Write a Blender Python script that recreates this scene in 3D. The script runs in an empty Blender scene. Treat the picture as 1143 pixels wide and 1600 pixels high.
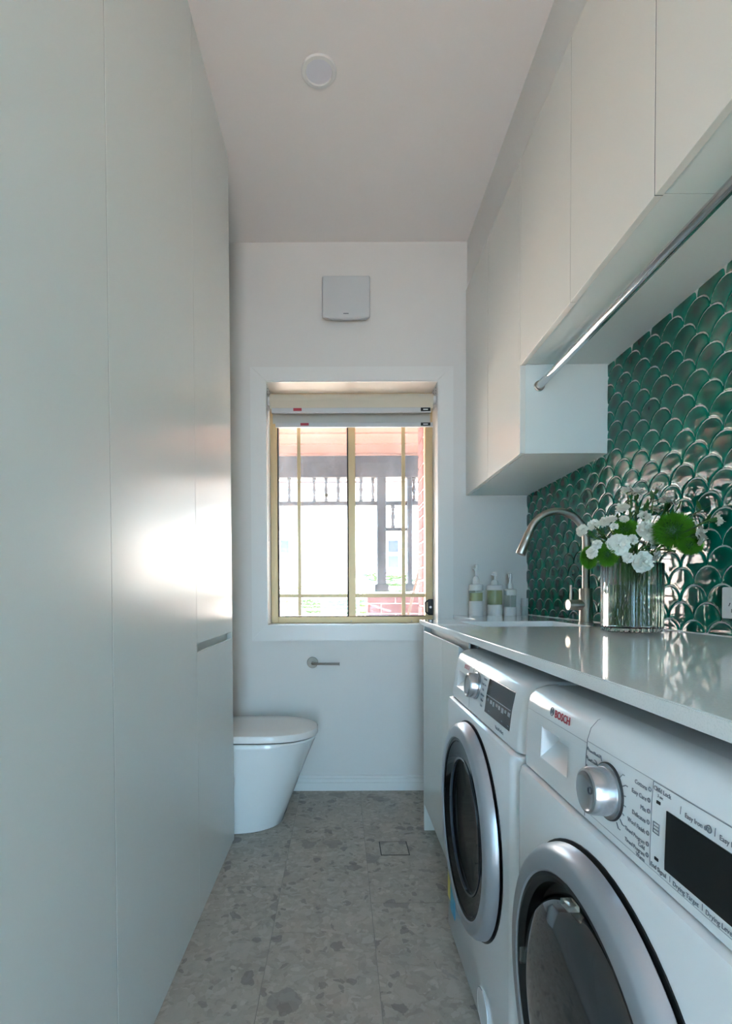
import bpy, bmesh, math, random
from mathutils import Vector, Matrix
random.seed(7)
PI = math.pi
D = bpy.data
SC = bpy.context.scene
COL = SC.collection

# ------------------------------------------------------------------ camera
F, PIT, ROL, VX, VY, HC = 822.0, 0.022, 0.0046, 530.8, 927.6, 1.0116
W, H = 1143.0, 1600.0
cp, sp, cr, sr = math.cos(PIT), math.sin(PIT), math.cos(ROL), math.sin(ROL)
FWD = Vector((0, cp, -sp)); UP0 = Vector((0, sp, cp)); XA = Vector((1, 0, 0))
RIGHT = XA * cr - UP0 * sr
UPV = XA * sr + UP0 * cr
b0 = (F * (sr * -sp) / cp, F * (cr * -sp) / cp)
PPX, PPY = VX - b0[0], VY - b0[1]
cam = D.cameras.new('camera'); camo = D.objects.new('camera', cam); COL.objects.link(camo)
cam.sensor_fit = 'HORIZONTAL'; cam.sensor_width = 36.0; cam.lens = 36.0 * F / W
cam.shift_x = (W / 2 - PPX) / W; cam.shift_y = (PPY - H / 2) / W
cam.clip_start = 0.02; cam.clip_end = 100
M = Matrix.Identity(4)
for i in range(3):
    M[i][0] = RIGHT[i]; M[i][1] = UPV[i]; M[i][2] = -FWD[i]
M[2][3] = HC
camo.matrix_world = M
SC.camera = camo
# ------------------------------------------------------------------ light
SC.view_settings.view_transform = 'Standard'; SC.view_settings.look = 'None'
SC.view_settings.gamma = 1.0; SC.view_settings.use_curve_mapping = False
SC.view_settings.exposure = 1.06
wd = D.worlds.new('sky'); SC.world = wd; wd.use_nodes = True
bg = wd.node_tree.nodes['Background']
bg.inputs[0].default_value = (0.43, 0.74, 1.0, 1); bg.inputs[1].default_value = 10.5
sl = D.lights.new('sun', 'SUN'); slo = D.objects.new('sun', sl); COL.objects.link(slo)
sl.energy = 32.0; sl.angle = 0.01; sl.color = (1.0, 0.92, 0.90)
slo.rotation_euler = Vector((0.25, 1.0, -1.55)).to_track_quat('-Z', 'Y').to_euler()

# ------------------------------------------------------------------ key dimensions (metres)
YW = 2.6947; XW = 0.9616; XL = -0.80; CEIL = 2.785; XLC = -0.441; YF = -1.45
YE = 2.2439; XB = 0.3377; ZB = 0.90; ZBU = 0.88
XU = 0.6437; ZU = 1.8188; ZL = 1.5086; YU1 = 1.8878; ZDT = 2.5421

def ray(u, v):
    return (RIGHT * ((u - PPX) / F) - UPV * ((v - PPY) / F) + FWD)
def at_y(u, v, y):
    d = ray(u, v); t = y / d.y; return Vector((d.x * t, y, HC + d.z * t))
def at_x(u, v, x):
    d = ray(u, v); t = x / d.x; return Vector((x, d.y * t, HC + d.z * t))
def at_z(u, v, z):
    d = ray(u, v); t = (z - HC) / d.z; return Vector((d.x * t, d.y * t, z))

# ------------------------------------------------------------------ object helpers
BASE = {}
def obj(name, bm, mat=None, parent=None, smooth=False, org=None, mw=None):
    """bm holds world coordinates; the mesh is stored relative to its root's base"""
    if isinstance(bm, bpy.types.Mesh):
        me = bm
        o = D.objects.new(name, me); COL.objects.link(o)
        if mw is not None: o.matrix_local = mw
        if parent: o.parent = parent
        BASE[o.name] = BASE.get(parent.name, Vector()) if parent else o.location.copy()
        return o
    me = D.meshes.new(name)
    if parent: b = BASE[parent.name]
    elif org is not None: b = Vector(org)
    else:
        xs = [v.co for v in bm.verts]
        b = Vector(((min(c.x for c in xs) + max(c.x for c in xs)) / 2, (min(c.y for c in xs) + max(c.y for c in xs)) / 2, min(c.z for c in xs)))
    bmesh.ops.translate(bm, verts=bm.verts, vec=-b)
    bmesh.ops.recalc_face_normals(bm, faces=bm.faces)
    bm.to_mesh(me); bm.free()
    if smooth:
        for p in me.polygons: p.use_smooth = True
        if smooth is not True and hasattr(me, 'set_sharp_from_angle'): me.set_sharp_from_angle(angle=smooth)
    if mat: me.materials.append(mat)
    o = D.objects.new(name, me); COL.objects.link(o)
    if parent: o.parent = parent
    else: o.location = b
    BASE[o.name] = b
    return o
def tag(o, label=None, cat=None, group=None, kind=None):
    if label: o['label'] = label
    if cat: o['category'] = cat
    if group: o['group'] = group
    if kind: o['kind'] = kind
    return o
def thing(name, label, cat, loc, group=None):
    o = D.objects.new(name, None); COL.objects.link(o); o.empty_display_size = 0.05
    o.location = loc; BASE[o.name] = Vector(loc)
    return tag(o, label, cat, group)
def struct(name, bm, mat, **k):
    return tag(obj(name, bm, mat, **k), kind='structure')

def nb(): return bmesh.new()
def box(bm, x0, x1, y0, y1, z0, z1, bev=0, seg=2):
    r = bmesh.ops.create_cube(bm, size=1.0)
    vs = r['verts']
    for v in vs:
        v.co = Vector((x0 if v.co.x < 0 else x1, y0 if v.co.y < 0 else y1, z0 if v.co.z < 0 else z1))
    if bev:
        es = list({e for v in vs for e in v.link_edges})
        bmesh.ops.bevel(bm, geom=es, offset=bev, segments=seg, affect='EDGES', profile=0.5)
    return bm
def B(x0, x1, y0, y1, z0, z1, bev=0, seg=2): return box(nb(), x0, x1, y0, y1, z0, z1, bev, seg)
def frame_for(ax):
    a = Vector(ax).normalized()
    h = Vector((0, 0, 1)) if abs(a.z) < 0.9 else Vector((0, 1, 0))
    e1 = h.cross(a).normalized(); e2 = a.cross(e1)
    return a, e1, e2
def lathe(bm, prof, c, ax=(0, 0, 1), n=32, mod=None, close=True):
    """prof = [(r, h)...] along axis ax from centre c"""
    a, e1, e2 = frame_for(ax); c = Vector(c); rings = []
    for r, h in prof:
        if r < 1e-6: rings.append([bm.verts.new(c + a * h)]); continue
        ring = []
        for k in range(n):
            t = 2 * PI * k / n; rr = r * (mod(t) if mod else 1)
            ring.append(bm.verts.new(c + a * h + e1 * (rr * math.cos(t)) + e2 * (rr * math.sin(t))))
        rings.append(ring)
    for A, Bq in zip(rings[:-1], rings[1:]):
        for k in range(n):
            k2 = (k + 1) % n
            if len(A) == 1 and len(Bq) == 1: break
            if len(A) == 1: bm.faces.new((A[0], Bq[k], Bq[k2]))
            elif len(Bq) == 1: bm.faces.new((A[k], A[k2], Bq[0]))
            else: bm.faces.new((A[k], A[k2], Bq[k2], Bq[k]))
    if close:
        for R in (rings[0], rings[-1]):
            if len(R) > 2: bm.faces.new(R)
    return bm
def cyl(bm, p0, p1, r, n=16, r2=None):
    p0, p1 = Vector(p0), Vector(p1); L = (p1 - p0).length
    return lathe(bm, [(r, 0), (r if r2 is None else r2, L)], p0, p1 - p0, n)
def tube(bm, pts, r, n=10, cap=True):
    pts = [Vector(p) for p in pts]; rs = r if isinstance(r, (list, tuple)) else [r] * len(pts)
    rings = []; pe = None
    for i, p in enumerate(pts):
        t = (pts[min(i + 1, len(pts) - 1)] - pts[max(i - 1, 0)]).normalized()
        if pe is None: _, e1, e2 = frame_for(t)
        else:
            e1 = (pe - t * pe.dot(t)).normalized(); e2 = t.cross(e1)
        pe = e1
        rings.append([bm.verts.new(p + (e1 * math.cos(2 * PI * k / n) + e2 * math.sin(2 * PI * k / n)) * rs[i]) for k in range(n)])
    for A, Bq in zip(rings[:-1], rings[1:]):
        for k in range(n): bm.faces.new((A[k], A[(k + 1) % n], Bq[(k + 1) % n], Bq[k]))
    if cap: bm.faces.new(rings[0]); bm.faces.new(rings[-1])
    return bm
def prism(bm, poly, axis, a, b):
    """poly = 2D points in the plane across axis, extruded from a to b"""
    def P(u, v, w):
        return {'x': (w, u, v), 'y': (u, w, v), 'z': (u, v, w)}[axis]
    A = [bm.verts.new(P(u, v, a)) for u, v in poly]; Bv = [bm.verts.new(P(u, v, b)) for u, v in poly]
    n = len(poly)
    bm.faces.new(A); bm.faces.new(Bv)
    for k in range(n): bm.faces.new((A[k], A[(k + 1) % n], Bv[(k + 1) % n], Bv[k]))
    return bm
def text(name, s, mat, p, size, parent, xdir=(0, -1, 0), ydir=(0, 0, 1), depth=0.0002, align='LEFT', bold=0.0):
    cu = D.curves.new('lettering', 'FONT'); cu.body = s; cu.size = size; cu.extrude = depth; cu.align_x = align; cu.offset = bold
    cu.resolution_u = 3
    t = D.objects.new('tmp_text', cu); COL.objects.link(t)
    dg = bpy.context.evaluated_depsgraph_get()
    me = D.meshes.new_from_object(t.evaluated_get(dg)); D.objects.remove(t); D.curves.remove(cu)
    X, Y = Vector(xdir).normalized(), Vector(ydir).normalized(); Z = X.cross(Y)
    R = Matrix((X, Y, Z)).transposed().to_4x4()
    me.transform(R); me.transform(Matrix.Translation(Vector(p) - (BASE[parent.name] if parent else Vector())))
    me.materials.clear(); me.materials.append(mat)
    o = D.objects.new(name, me); COL.objects.link(o); o.parent = parent; BASE[o.name] = BASE[parent.name]
    return o

# ------------------------------------------------------------------ materials
def s2l(c): return tuple(((x / 255) / 12.92 if x / 255 <= 0.04045 else ((x / 255 + 0.055) / 1.055) ** 2.4) for x in c)
def mat(name, col, rough=0.5, metal=0.0, spec=0.5, trans=0.0, ior=1.45, coat=0.0, srgb=True, aniso=None, sss=0):
    m = D.materials.new(name); m.use_nodes = True
    p = m.node_tree.nodes['Principled BSDF']
    c = s2l(col) if srgb else col
    p.inputs['Base Color'].default_value = (*c, 1)
    p.inputs['Roughness'].default_value = rough; p.inputs['Metallic'].default_value = metal
    p.inputs['Specular IOR Level'].default_value = spec
    p.inputs['Transmission Weight'].default_value = trans; p.inputs['IOR'].default_value = ior
    p.inputs['Coat Weight'].default_value = coat; p.inputs['Coat Roughness'].default_value = 0.05
    return m
def N(m, t, **k):
    n = m.node_tree.nodes.new(t)
    for a, b in k.items(): setattr(n, a, b)
    return n
def L(m, a, b): m.node_tree.links.new(a, b)
def P_(m): return m.node_tree.nodes['Principled BSDF']
def bump(m, scale, strength, dist=0.001, detail=2):
    tc = N(m, 'ShaderNodeTexCoord'); nz = N(m, 'ShaderNodeTexNoise'); nz.inputs['Scale'].default_value = scale; nz.inputs['Detail'].default_value = detail
    bp = N(m, 'ShaderNodeBump'); bp.inputs['Strength'].default_value = strength; bp.inputs['Distance'].default_value = dist
    L(m, tc.outputs['Object'], nz.inputs['Vector']); L(m, nz.outputs['Fac'], bp.inputs['Height']); L(m, bp.outputs['Normal'], P_(m).inputs['Normal'])
    return m
M_wall = bump(mat('wall_paint', (226, 224, 219), 0.55), 180, 0.08)
M_ceil = bump(mat('ceiling_paint', (240, 236, 233), 0.8), 200, 0.05)
M_trim = mat('gloss_trim_paint', (232, 232, 228), 0.3)
M_cab = bump(mat('cabinet_lacquer', (224, 227, 222), 0.24, spec=0.30), 9, 0.03, 0.002, 1)
M_cab_u = bump(mat('overhead_lacquer', (228, 226, 218), 0.25, spec=0.45), 9, 0.03, 0.002, 1)
M_carc = mat('cabinet_board', (222, 228, 224), 0.35)
M_gapb = mat('shadow_board', (92, 98, 96), 0.8)  # dark tone stands in for the shade inside the door gaps
M_gap = mat('dark_gap', (40, 46, 46), 0.8)
M_chrome = mat('polished_chrome', (200, 202, 205), 0.08, metal=1)
M_nickel2 = mat('satin_nickel', (150, 144, 134), 0.55, metal=1)
M_nickel = mat('brushed_nickel', (176, 168, 158), 0.36, metal=1)
M_gold = bump(mat('champagne_aluminium', (206, 180, 138), 0.42, metal=0.3), 60, 0.1)
M_black = mat('black_plastic', (18, 18, 20), 0.35)
M_gasket = mat('dark_gasket', (34, 36, 40), 0.6)
M_white = mat('white_plastic', (232, 232, 230), 0.35)
M_fan = mat('fan_plastic', (206, 208, 208), 0.4)
M_ceram = mat('white_ceramic', (232, 234, 232), 0.07, coat=0.3)
M_seat = mat('toilet_seat_plastic', (230, 228, 224), 0.18)
M_blind = bump(mat('blind_fabric', (214, 204, 184), 0.9), 900, 0.3)
M_blind2 = bump(mat('blockout_fabric', (196, 198, 192), 0.85), 900, 0.3)
M_rail = mat('blind_rail', (200, 202, 202), 0.4, metal=0.3)
M_red = mat('red_print', (178, 60, 74), 0.5)
M_wm = mat('appliance_enamel', (234, 238, 240), 0.15, coat=0.2)
M_wm2 = mat('appliance_panel', (234, 238, 240), 0.14)
M_silver = mat('door_ring_silver', (166, 172, 178), 0.3, metal=0.55)
M_dglass = mat('dark_door_glass', (5, 7, 11), 0.05, spec=0.15, ior=1.25)
M_dome = mat('smoked_dome', (34, 36, 40), 0.06, spec=0.7, coat=0.5)
M_disp = mat('display_glass', (8, 9, 13), 0.06)
M_disp2 = mat('smoked_display', (40, 41, 44), 0.12)
M_print = mat('grey_print', (104, 112, 122), 0.5)
M_prt_lt = mat('light_print', (170, 176, 182), 0.5)
M_redlogo = mat('red_logo', (176, 40, 60), 0.4)
M_knob = mat('knob_silver', (176, 180, 184), 0.22, metal=0.8)
M_leaf = bump(mat('leaf_green', (44, 92, 34), 0.45), 60, 0.2)
M_stem = mat('stem_green', (64, 108, 40), 0.5)
M_fuzz = mat('fuzzy_green', (88, 154, 30), 0.8)
M_petal = mat('white_petal', (238, 233, 218), 0.6)
M_soap = mat('pale_soap', (232, 236, 176), 0.1, trans=0.6, ior=1.33)
M_clearp = mat('clear_plastic', (232, 240, 236), 0.06, trans=0.9, ior=1.2)
M_frost = mat('frosted_plastic', (214, 224, 218), 0.35, trans=0.4, ior=1.2)
M_glass = mat('vase_glass', (248, 252, 250), 0.0, trans=1.0, ior=1.32)
M_water = mat('vase_water', (236, 248, 240), 0.0, trans=1.0, ior=1.33)
M_brick = bump(mat('brick_red', (120, 60, 52), 0.85), 50, 0.4)
M_mortar = mat('mortar', (190, 180, 168), 0.9)
M_soffit = mat('porch_lining', (160, 98, 76), 0.7)
M_timber = mat('dark_painted_timber', (18, 21, 28), 0.6)
M_timber2 = mat('spindle_timber', (70, 62, 60), 0.6)
M_render = mat('neighbour_render', (247, 228, 213), 0.9)
M_yard = bump(mat('yard_ground', (222, 190, 168), 0.95), 8, 0.3)
M_fern = mat('fern_green', (58, 104, 24), 0.6)
M_rooft = mat('roof_tiles', (120, 80, 70), 0.8)

M_quartz = mat('white_quartz', (226, 230, 228), 0.05, spec=0.6, ior=1.65)
def quartz():
    m = M_quartz; tc = N(m, 'ShaderNodeTexCoord'); v = N(m, 'ShaderNodeTexNoise'); v.inputs['Scale'].default_value = 420; v.inputs['Detail'].default_value = 3
    r = N(m, 'ShaderNodeValToRGB'); r.color_ramp.elements[0].position = 0.3; r.color_ramp.elements[0].color = (*s2l((226, 232, 231)), 1)
    r.color_ramp.elements[1].position = 0.5; r.color_ramp.elements[1].color = (*s2l((238, 242, 241)), 1)
    L(m, tc.outputs['Object'], v.inputs['Vector']); L(m, v.outputs['Fac'], r.inputs['Fac']); L(m, r.outputs['Color'], P_(m).inputs['Base Color'])
quartz()

def terrazzo():
    m = D.materials.new('terrazzo_floor'); m.use_nodes = True; p = P_(m)
    p.inputs['Roughness'].default_value = 0.5
    tc = N(m, 'ShaderNodeTexCoord'); oi = N(m, 'ShaderNodeObjectInfo')
    mul = N(m, 'ShaderNodeMath', operation='MULTIPLY'); mul.inputs[1].default_value = 53.0
    add = N(m, 'ShaderNodeVectorMath', operation='ADD')
    cmb = N(m, 'ShaderNodeCombineXYZ')
    L(m, oi.outputs['Random'], mul.inputs[0]); L(m, mul.outputs[0], cmb.inputs[0]); L(m, mul.outputs[0], cmb.inputs[1])
    L(m, tc.outputs['Object'], add.inputs[0]); L(m, cmb.outputs[0], add.inputs[1])
    nzw = N(m, 'ShaderNodeTexNoise'); nzw.inputs['Scale'].default_value = 16; nzw.inputs['Detail'].default_value = 4
    L(m, add.outputs[0], nzw.inputs['Vector'])
    wm = N(m, 'ShaderNodeMix', data_type='VECTOR'); wm.inputs['Factor'].default_value = 0.075
    L(m, add.outputs[0], wm.inputs[4]); L(m, nzw.outputs['Color'], wm.inputs[5])
    def vor(sc, rnd=1.0):
        v = N(m, 'ShaderNodeTexVoronoi'); v.inputs['Scale'].default_value = sc; L(m, wm.outputs[1], v.inputs['Vector']); return v
    def ramp(src, stops, interp='LINEAR'):
        r = N(m, 'ShaderNodeValToRGB'); r.color_ramp.interpolation = interp
        while len(r.color_ramp.elements) < len(stops): r.color_ramp.elements.new(0.5)
        for e, (pos, c) in zip(r.color_ramp.elements, stops): e.position = pos; e.color = (*s2l(c), 1)
        L(m, src, r.inputs['Fac']); return r
    def sepr(v):
        s = N(m, 'ShaderNodeSeparateColor'); L(m, v.outputs['Color'], s.inputs[0]); return s
    nzc = N(m, 'ShaderNodeTexNoise'); nzc.inputs['Scale'].default_value = 9; nzc.inputs['Detail'].default_value = 8; nzc.inputs['Roughness'].default_value = 0.7
    L(m, add.outputs[0], nzc.inputs['Vector'])
    basec = ramp(nzc.outputs['Fac'], [(0.3, (154, 146, 135)), (0.55, (174, 166, 154)), (0.75, (187, 179, 167))])
    # fine chips
    v2 = vor(70); s2 = sepr(v2); c2 = ramp(s2.outputs[0], [(0.0, (138, 131, 121)), (0.35, (170, 162, 150)), (0.7, (180, 172, 160)), (1.0, (198, 193, 185))])
    mx = N(m, 'ShaderNodeMix', data_type='RGBA'); mx.inputs['Factor'].default_value = 0.38
    L(m, basec.outputs['Color'], mx.inputs[6]); L(m, c2.outputs['Color'], mx.inputs[7])
    # sparse dark / light chips at two sizes
    prev = mx.outputs[2]
    for sc, thr, dark, light, lo in ((46, 0.80, (124, 119, 112), (196, 189, 178), 0.1), (24, 0.82, (112, 109, 106), (188, 183, 175), 0.10), (10.5, 0.86, (132, 128, 122), (180, 173, 162), 0.22)):
        v = vor(sc); s = sepr(v)
        gt = N(m, 'ShaderNodeMath', operation='GREATER_THAN'); gt.inputs[1].default_value = thr; L(m, s.outputs[0], gt.inputs[0])
        dn = N(m, 'ShaderNodeMath', operation='LESS_THAN'); dn.inputs[1].default_value = 0.44 ; L(m, v.outputs['Distance'], dn.inputs[0])
        an = N(m, 'ShaderNodeMath', operation='MULTIPLY'); L(m, gt.outputs[0], an.inputs[0]); L(m, dn.outputs[0], an.inputs[1])
        fa = N(m, 'ShaderNodeMath', operation='MULTIPLY'); fa.inputs[1].default_value = 0.6; L(m, an.outputs[0], fa.inputs[0])
        rc = ramp(s.outputs[1], [(0.0, dark), (0.55, dark), (0.62, light), (1.0, light)])
        mm = N(m, 'ShaderNodeMix', data_type='RGBA'); L(m, fa.outputs[0], mm.inputs['Factor']); L(m, prev, mm.inputs[6]); L(m, rc.outputs['Color'], mm.inputs[7])
        prev = mm.outputs[2]
    L(m, prev, p.inputs['Base Color'])
    return m
M_floor = terrazzo()
M_grout = mat('grout_grey', (150, 147, 141), 0.9)
M_tgrout = mat('tile_grout', (212, 220, 214), 0.85)

def tile_mat():
    m = D.materials.new('emerald_glaze'); m.use_nodes = True; p = P_(m)
    p.inputs['Roughness'].default_value = 0.045; p.inputs['Specular IOR Level'].default_value = 0.45; p.inputs['IOR'].default_value = 1.45
    tc = N(m, 'ShaderNodeTexCoord'); oi = N(m, 'ShaderNodeObjectInfo')
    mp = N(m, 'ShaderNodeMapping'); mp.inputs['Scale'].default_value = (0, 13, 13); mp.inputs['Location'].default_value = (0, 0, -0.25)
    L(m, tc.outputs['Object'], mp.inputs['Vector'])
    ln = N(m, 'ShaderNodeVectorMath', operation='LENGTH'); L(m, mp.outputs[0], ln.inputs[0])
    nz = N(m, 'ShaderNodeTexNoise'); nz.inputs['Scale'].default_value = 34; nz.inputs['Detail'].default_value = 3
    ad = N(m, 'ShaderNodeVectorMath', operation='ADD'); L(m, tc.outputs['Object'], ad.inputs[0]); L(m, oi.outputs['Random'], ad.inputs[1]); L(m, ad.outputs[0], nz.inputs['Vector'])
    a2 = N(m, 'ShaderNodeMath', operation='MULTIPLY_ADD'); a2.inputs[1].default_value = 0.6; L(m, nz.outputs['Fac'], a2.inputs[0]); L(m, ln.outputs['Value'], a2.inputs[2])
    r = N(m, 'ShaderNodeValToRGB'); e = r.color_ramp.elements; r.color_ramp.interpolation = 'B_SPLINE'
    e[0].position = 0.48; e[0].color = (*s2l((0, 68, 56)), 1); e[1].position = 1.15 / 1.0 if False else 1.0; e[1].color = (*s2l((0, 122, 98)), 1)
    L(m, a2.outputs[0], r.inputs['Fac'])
    hs = N(m, 'ShaderNodeHueSaturation'); vv = N(m, 'ShaderNodeMapRange'); vv.inputs['To Min'].default_value = 0.8; vv.inputs['To Max'].default_value = 1.2
    L(m, oi.outputs['Random'], vv.inputs['Value']); L(m, vv.outputs[0], hs.inputs['Value']); L(m, r.outputs['Color'], hs.inputs['Color'])
    L(m, hs.outputs['Color'], p.inputs['Base Color'])
    nb2 = N(m, 'ShaderNodeTexNoise'); nb2.inputs['Scale'].default_value = 26; nb2.inputs['Detail'].default_value = 1; L(m, ad.outputs[0], nb2.inputs['Vector'])
    bp = N(m, 'ShaderNodeBump'); bp.inputs['Strength'].default_value = 0.3; bp.inputs['Distance'].default_value = 0.0009
    L(m, nb2.outputs['Fac'], bp.inputs['Height']); L(m, bp.outputs['Normal'], p.inputs['Normal'])
    return m
M_tile = tile_mat()

def pane_mat(name, dirt):
    m = D.materials.new(name); m.use_nodes = True; nt = m.node_tree
    nt.nodes.remove(P_(m)); out = nt.nodes['Material Output']
    tr = N(m, 'ShaderNodeBsdfTransparent'); tr.inputs[0].default_value = (0.97, 0.985, 0.98, 1)
    gl = N(m, 'ShaderNodeBsdfGlossy'); gl.inputs['Roughness'].default_value = 0.01
    fr = N(m, 'ShaderNodeFresnel'); fr.inputs[0].default_value = 1.5
    a = N(m, 'ShaderNodeMixShader'); L(m, fr.outputs[0], a.inputs[0]); L(m, tr.outputs[0], a.inputs[1]); L(m, gl.outputs[0], a.inputs[2])
    tl = N(m, 'ShaderNodeBsdfTranslucent'); tl.inputs[0].default_value = (0.9, 0.95, 1.0, 1)
    tc = N(m, 'ShaderNodeTexCoord'); nz = N(m, 'ShaderNodeTexNoise'); nz.inputs['Scale'].default_value = 5; nz.inputs['Detail'].default_value = 8; nz.inputs['Roughness'].default_value = 0.65
    mp = N(m, 'ShaderNodeMapping'); mp.inputs['Scale'].default_value = (2.0, 1, 0.7); L(m, tc.outputs['Object'], mp.inputs[0]); L(m, mp.outputs[0], nz.inputs['Vector'])
    mr = N(m, 'ShaderNodeMapRange'); mr.inputs['From Min'].default_value = 0.35; mr.inputs['From Max'].default_value = 0.75; mr.inputs['To Min'].default_value = dirt * 0.5; mr.inputs['To Max'].default_value = dirt * 1.8
    L(m, nz.outputs['Fac'], mr.inputs['Value'])
    b = N(m, 'ShaderNodeMixShader'); L(m, mr.outputs[0], b.inputs[0]); L(m, a.outputs[0], b.inputs[1]); L(m, tl.outputs[0], b.inputs[2])
    L(m, b.outputs[0], out.inputs[0])
    return m
M_pane = pane_mat('dusty_window_glass', 0.035)

# ================================================================== STRUCTURE
# floor: grout slab with 300 x 600 tiles
fl = struct('floor', B(XL - 0.1, XW + 0.1, YF - 0.1, YW + 0.1, -0.12, -0.0012), M_grout, org=(0, 0, 0))
g = 0.0016
ft_cache = {}
def floor_tile(x0, x1, y0, y1):
    key = (round(x1 - x0, 4), round(y1 - y0, 4))
    if key not in ft_cache:
        bm = B(-key[0] / 2, key[0] / 2, -key[1] / 2, key[1] / 2, -0.01, 0, 0.0008, 1)
        me = D.meshes.new('floor_tile'); bm.to_mesh(me); bm.free(); me.materials.append(M_floor); ft_cache[key] = me
    o = D.objects.new('floor_tile', ft_cache[key]); COL.objects.link(o); o.parent = fl
    o.location = ((x0 + x1) / 2, (y0 + y1) / 2, 0); BASE[o.name] = Vector()
cols = [(XL, -0.511), (-0.511, -0.207), (-0.207, 0.097), (0.097, 0.401), (0.401, 0.705), (0.705, XW)]
for i, (a, b) in enumerate(cols):
    y = [-1.50, -1.2, -1.2, -1.4, -1.2, -1.5][i] + [0, 0.002, 0.35, 0.1, 0.2, 0.1][i]
    y = y - 0.6
    while y < YW:
        y0, y1 = max(y, YF), min(y + 0.6, YW)
        if y1 - y0 > 0.02: floor_tile(a + g / 2, b - g / 2, y0 + g / 2, y1 - g / 2)
        y += 0.6
struct('ceiling', B(XL - 0.1, XW + 0.1, YF - 0.1, YW, CEIL, CEIL + 0.08), M_ceil)
struct('wall_left', B(XL - 0.1, XL, YF, YW, -0.12, CEIL), M_wall)
wr = struct('wall_right', B(XW, XW + 0.1, YF, YW, -0.12, CEIL), M_wall, org=(0, 0, 0))
# back wall with the window hole
WX0, WX1, WZ0, WZ1 = -0.369, 0.499, 0.853, 2.082
WT = 0.20
bm = nb()
box(bm, XL - 0.1, WX0, YW, YW + WT, -0.12, CEIL + 0.08); box(bm, WX1, XW + 0.1, YW, YW + WT, -0.12, CEIL + 0.08)
box(bm, WX0, WX1, YW, YW + WT, -0.12, WZ0); box(bm, WX0, WX1, YW, YW + WT, WZ1, CEIL + 0.08)
struct('wall_back', bm, M_wall)
# unseen wall behind the camera; doorway opening put in and sized for fill light
bm = nb(); DX0, DX1, DZ = -0.27, 0.27, 2.04
box(bm, XL - 0.1, DX0, YF - 0.1, YF, -0.12, CEIL); box(bm, DX1, XW + 0.1, YF - 0.1, YF, -0.12, CEIL); box(bm, DX0, DX1, YF - 0.1, YF, DZ, CEIL)
struct('wall_front', bm, M_wall)
bm = nb()
box(bm, DX0 - 0.07, DX0, YF, YF + 0.018, 0, DZ + 0.07, 0.003); box(bm, DX1, DX1 + 0.07, YF, YF + 0.018, 0, DZ + 0.07, 0.003); box(bm, DX0, DX1, YF, YF + 0.018, DZ, DZ + 0.07, 0.003)
struct('trim_2', bm, M_trim)
# baseboard with two grooves
bp = [(YW, 0.0), (YW - 0.016, 0.0), (YW - 0.016, 0.040), (YW - 0.012, 0.0425), (YW - 0.012, 0.046), (YW - 0.016, 0.0485), (YW - 0.015, 0.060), (YW - 0.010, 0.0625), (YW - 0.010, 0.066), (YW - 0.013, 0.068), (YW - 0.008, 0.075), (YW, 0.077)]
struct('baseboard_back', prism(nb(), bp, 'x', XL, 0.93), M_trim)
# bulkheads above the joinery
struct('trim_3', B(XU + 0.006, XW, YF, YW, ZDT + 0.004, CEIL, 0), M_wall)
struct('trim_4', B(XL, XLC - 0.006, YF, 2.13, 2.768, CEIL, 0), M_wall)
# window casing (four mitred boards)
CX0, CX1, CZ0, CZ1 = -0.449, 0.578, 0.771, 2.158
cas = tag(D.objects.new('trim_1', None), kind='structure'); COL.objects.link(cas); cas.location = (0.06, YW, CZ0); BASE['trim_1'] = Vector((0.06, YW, CZ0))
def board(poly):
    bm = prism(nb(), poly, 'y', YW - 0.016, YW)
    bmesh.ops.bevel(bm, geom=[e for e in bm.edges if all(v.co.y < YW - 0.01 for v in e.verts)], offset=0.004, segments=2, affect='EDGES')
    obj('casing_board', bm, M_trim, cas)
board([(CX0, CZ0), (WX0, WZ0), (WX0, WZ1), (CX0, CZ1)]); board([(CX1, CZ0), (CX1, CZ1), (WX1, WZ1), (WX1, WZ0)])
board([(CX0, CZ1), (WX0, WZ1), (WX1, WZ1), (CX1, CZ1)]); board([(CX0, CZ0), (CX1, CZ0), (WX1, WZ0), (WX0, WZ0)])

# ---- window
YFR = 2.834; YG = YFR + 0.03
win = tag(D.objects.new('window_1', None), kind='structure'); COL.objects.link(win); win.location = (0.06, YFR, WZ0); BASE['window_1'] = Vector((0.06, YFR, WZ0))
def wp(u, v): return at_y(u, v, YFR)
xl0, xl1 = WX0, wp(434, 900).x; xm0, xm1 = wp(544.5, 900).x, wp(555.5, 900).x; xr0, xr1 = wp(664.5, 900).x, WX1
zb0, zb1 = WZ0, wp(550, 963.5).z
def wbox(n, *a, m=M_gold, bev=0.002): return obj(n, B(*a, bev, 1), m, win)
wbox('frame_jamb', xl0, xl1, YFR, YFR + 0.06, WZ0, WZ1); wbox('frame_jamb', xr0, xr1, YFR, YFR + 0.06, WZ0, WZ1)
wbox('frame_jamb', xl0 + 0.014, xl0 + 0.018, YFR - 0.003, YFR + 0.001, WZ0, WZ1, bev=0)
wbox('frame_sill', xl1, xr0, YFR, YFR + 0.06, WZ0, zb1); wbox('frame_head', xl1, xr0, YFR, YFR + 0.06, WZ1 - 0.025, WZ1)
wbox('meeting_stile', xm0, xm1, YFR + 0.004, YFR + 0.05, zb1, WZ1 - 0.025)
for a, b in ((xl1, xl1 + 0.006), (xm0 - 0.007, xm0)): wbox('sash_seal', a, b, YFR + 0.012, YFR + 0.045, zb1, WZ1 - 0.025, m=M_gasket, bev=0)
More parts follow.
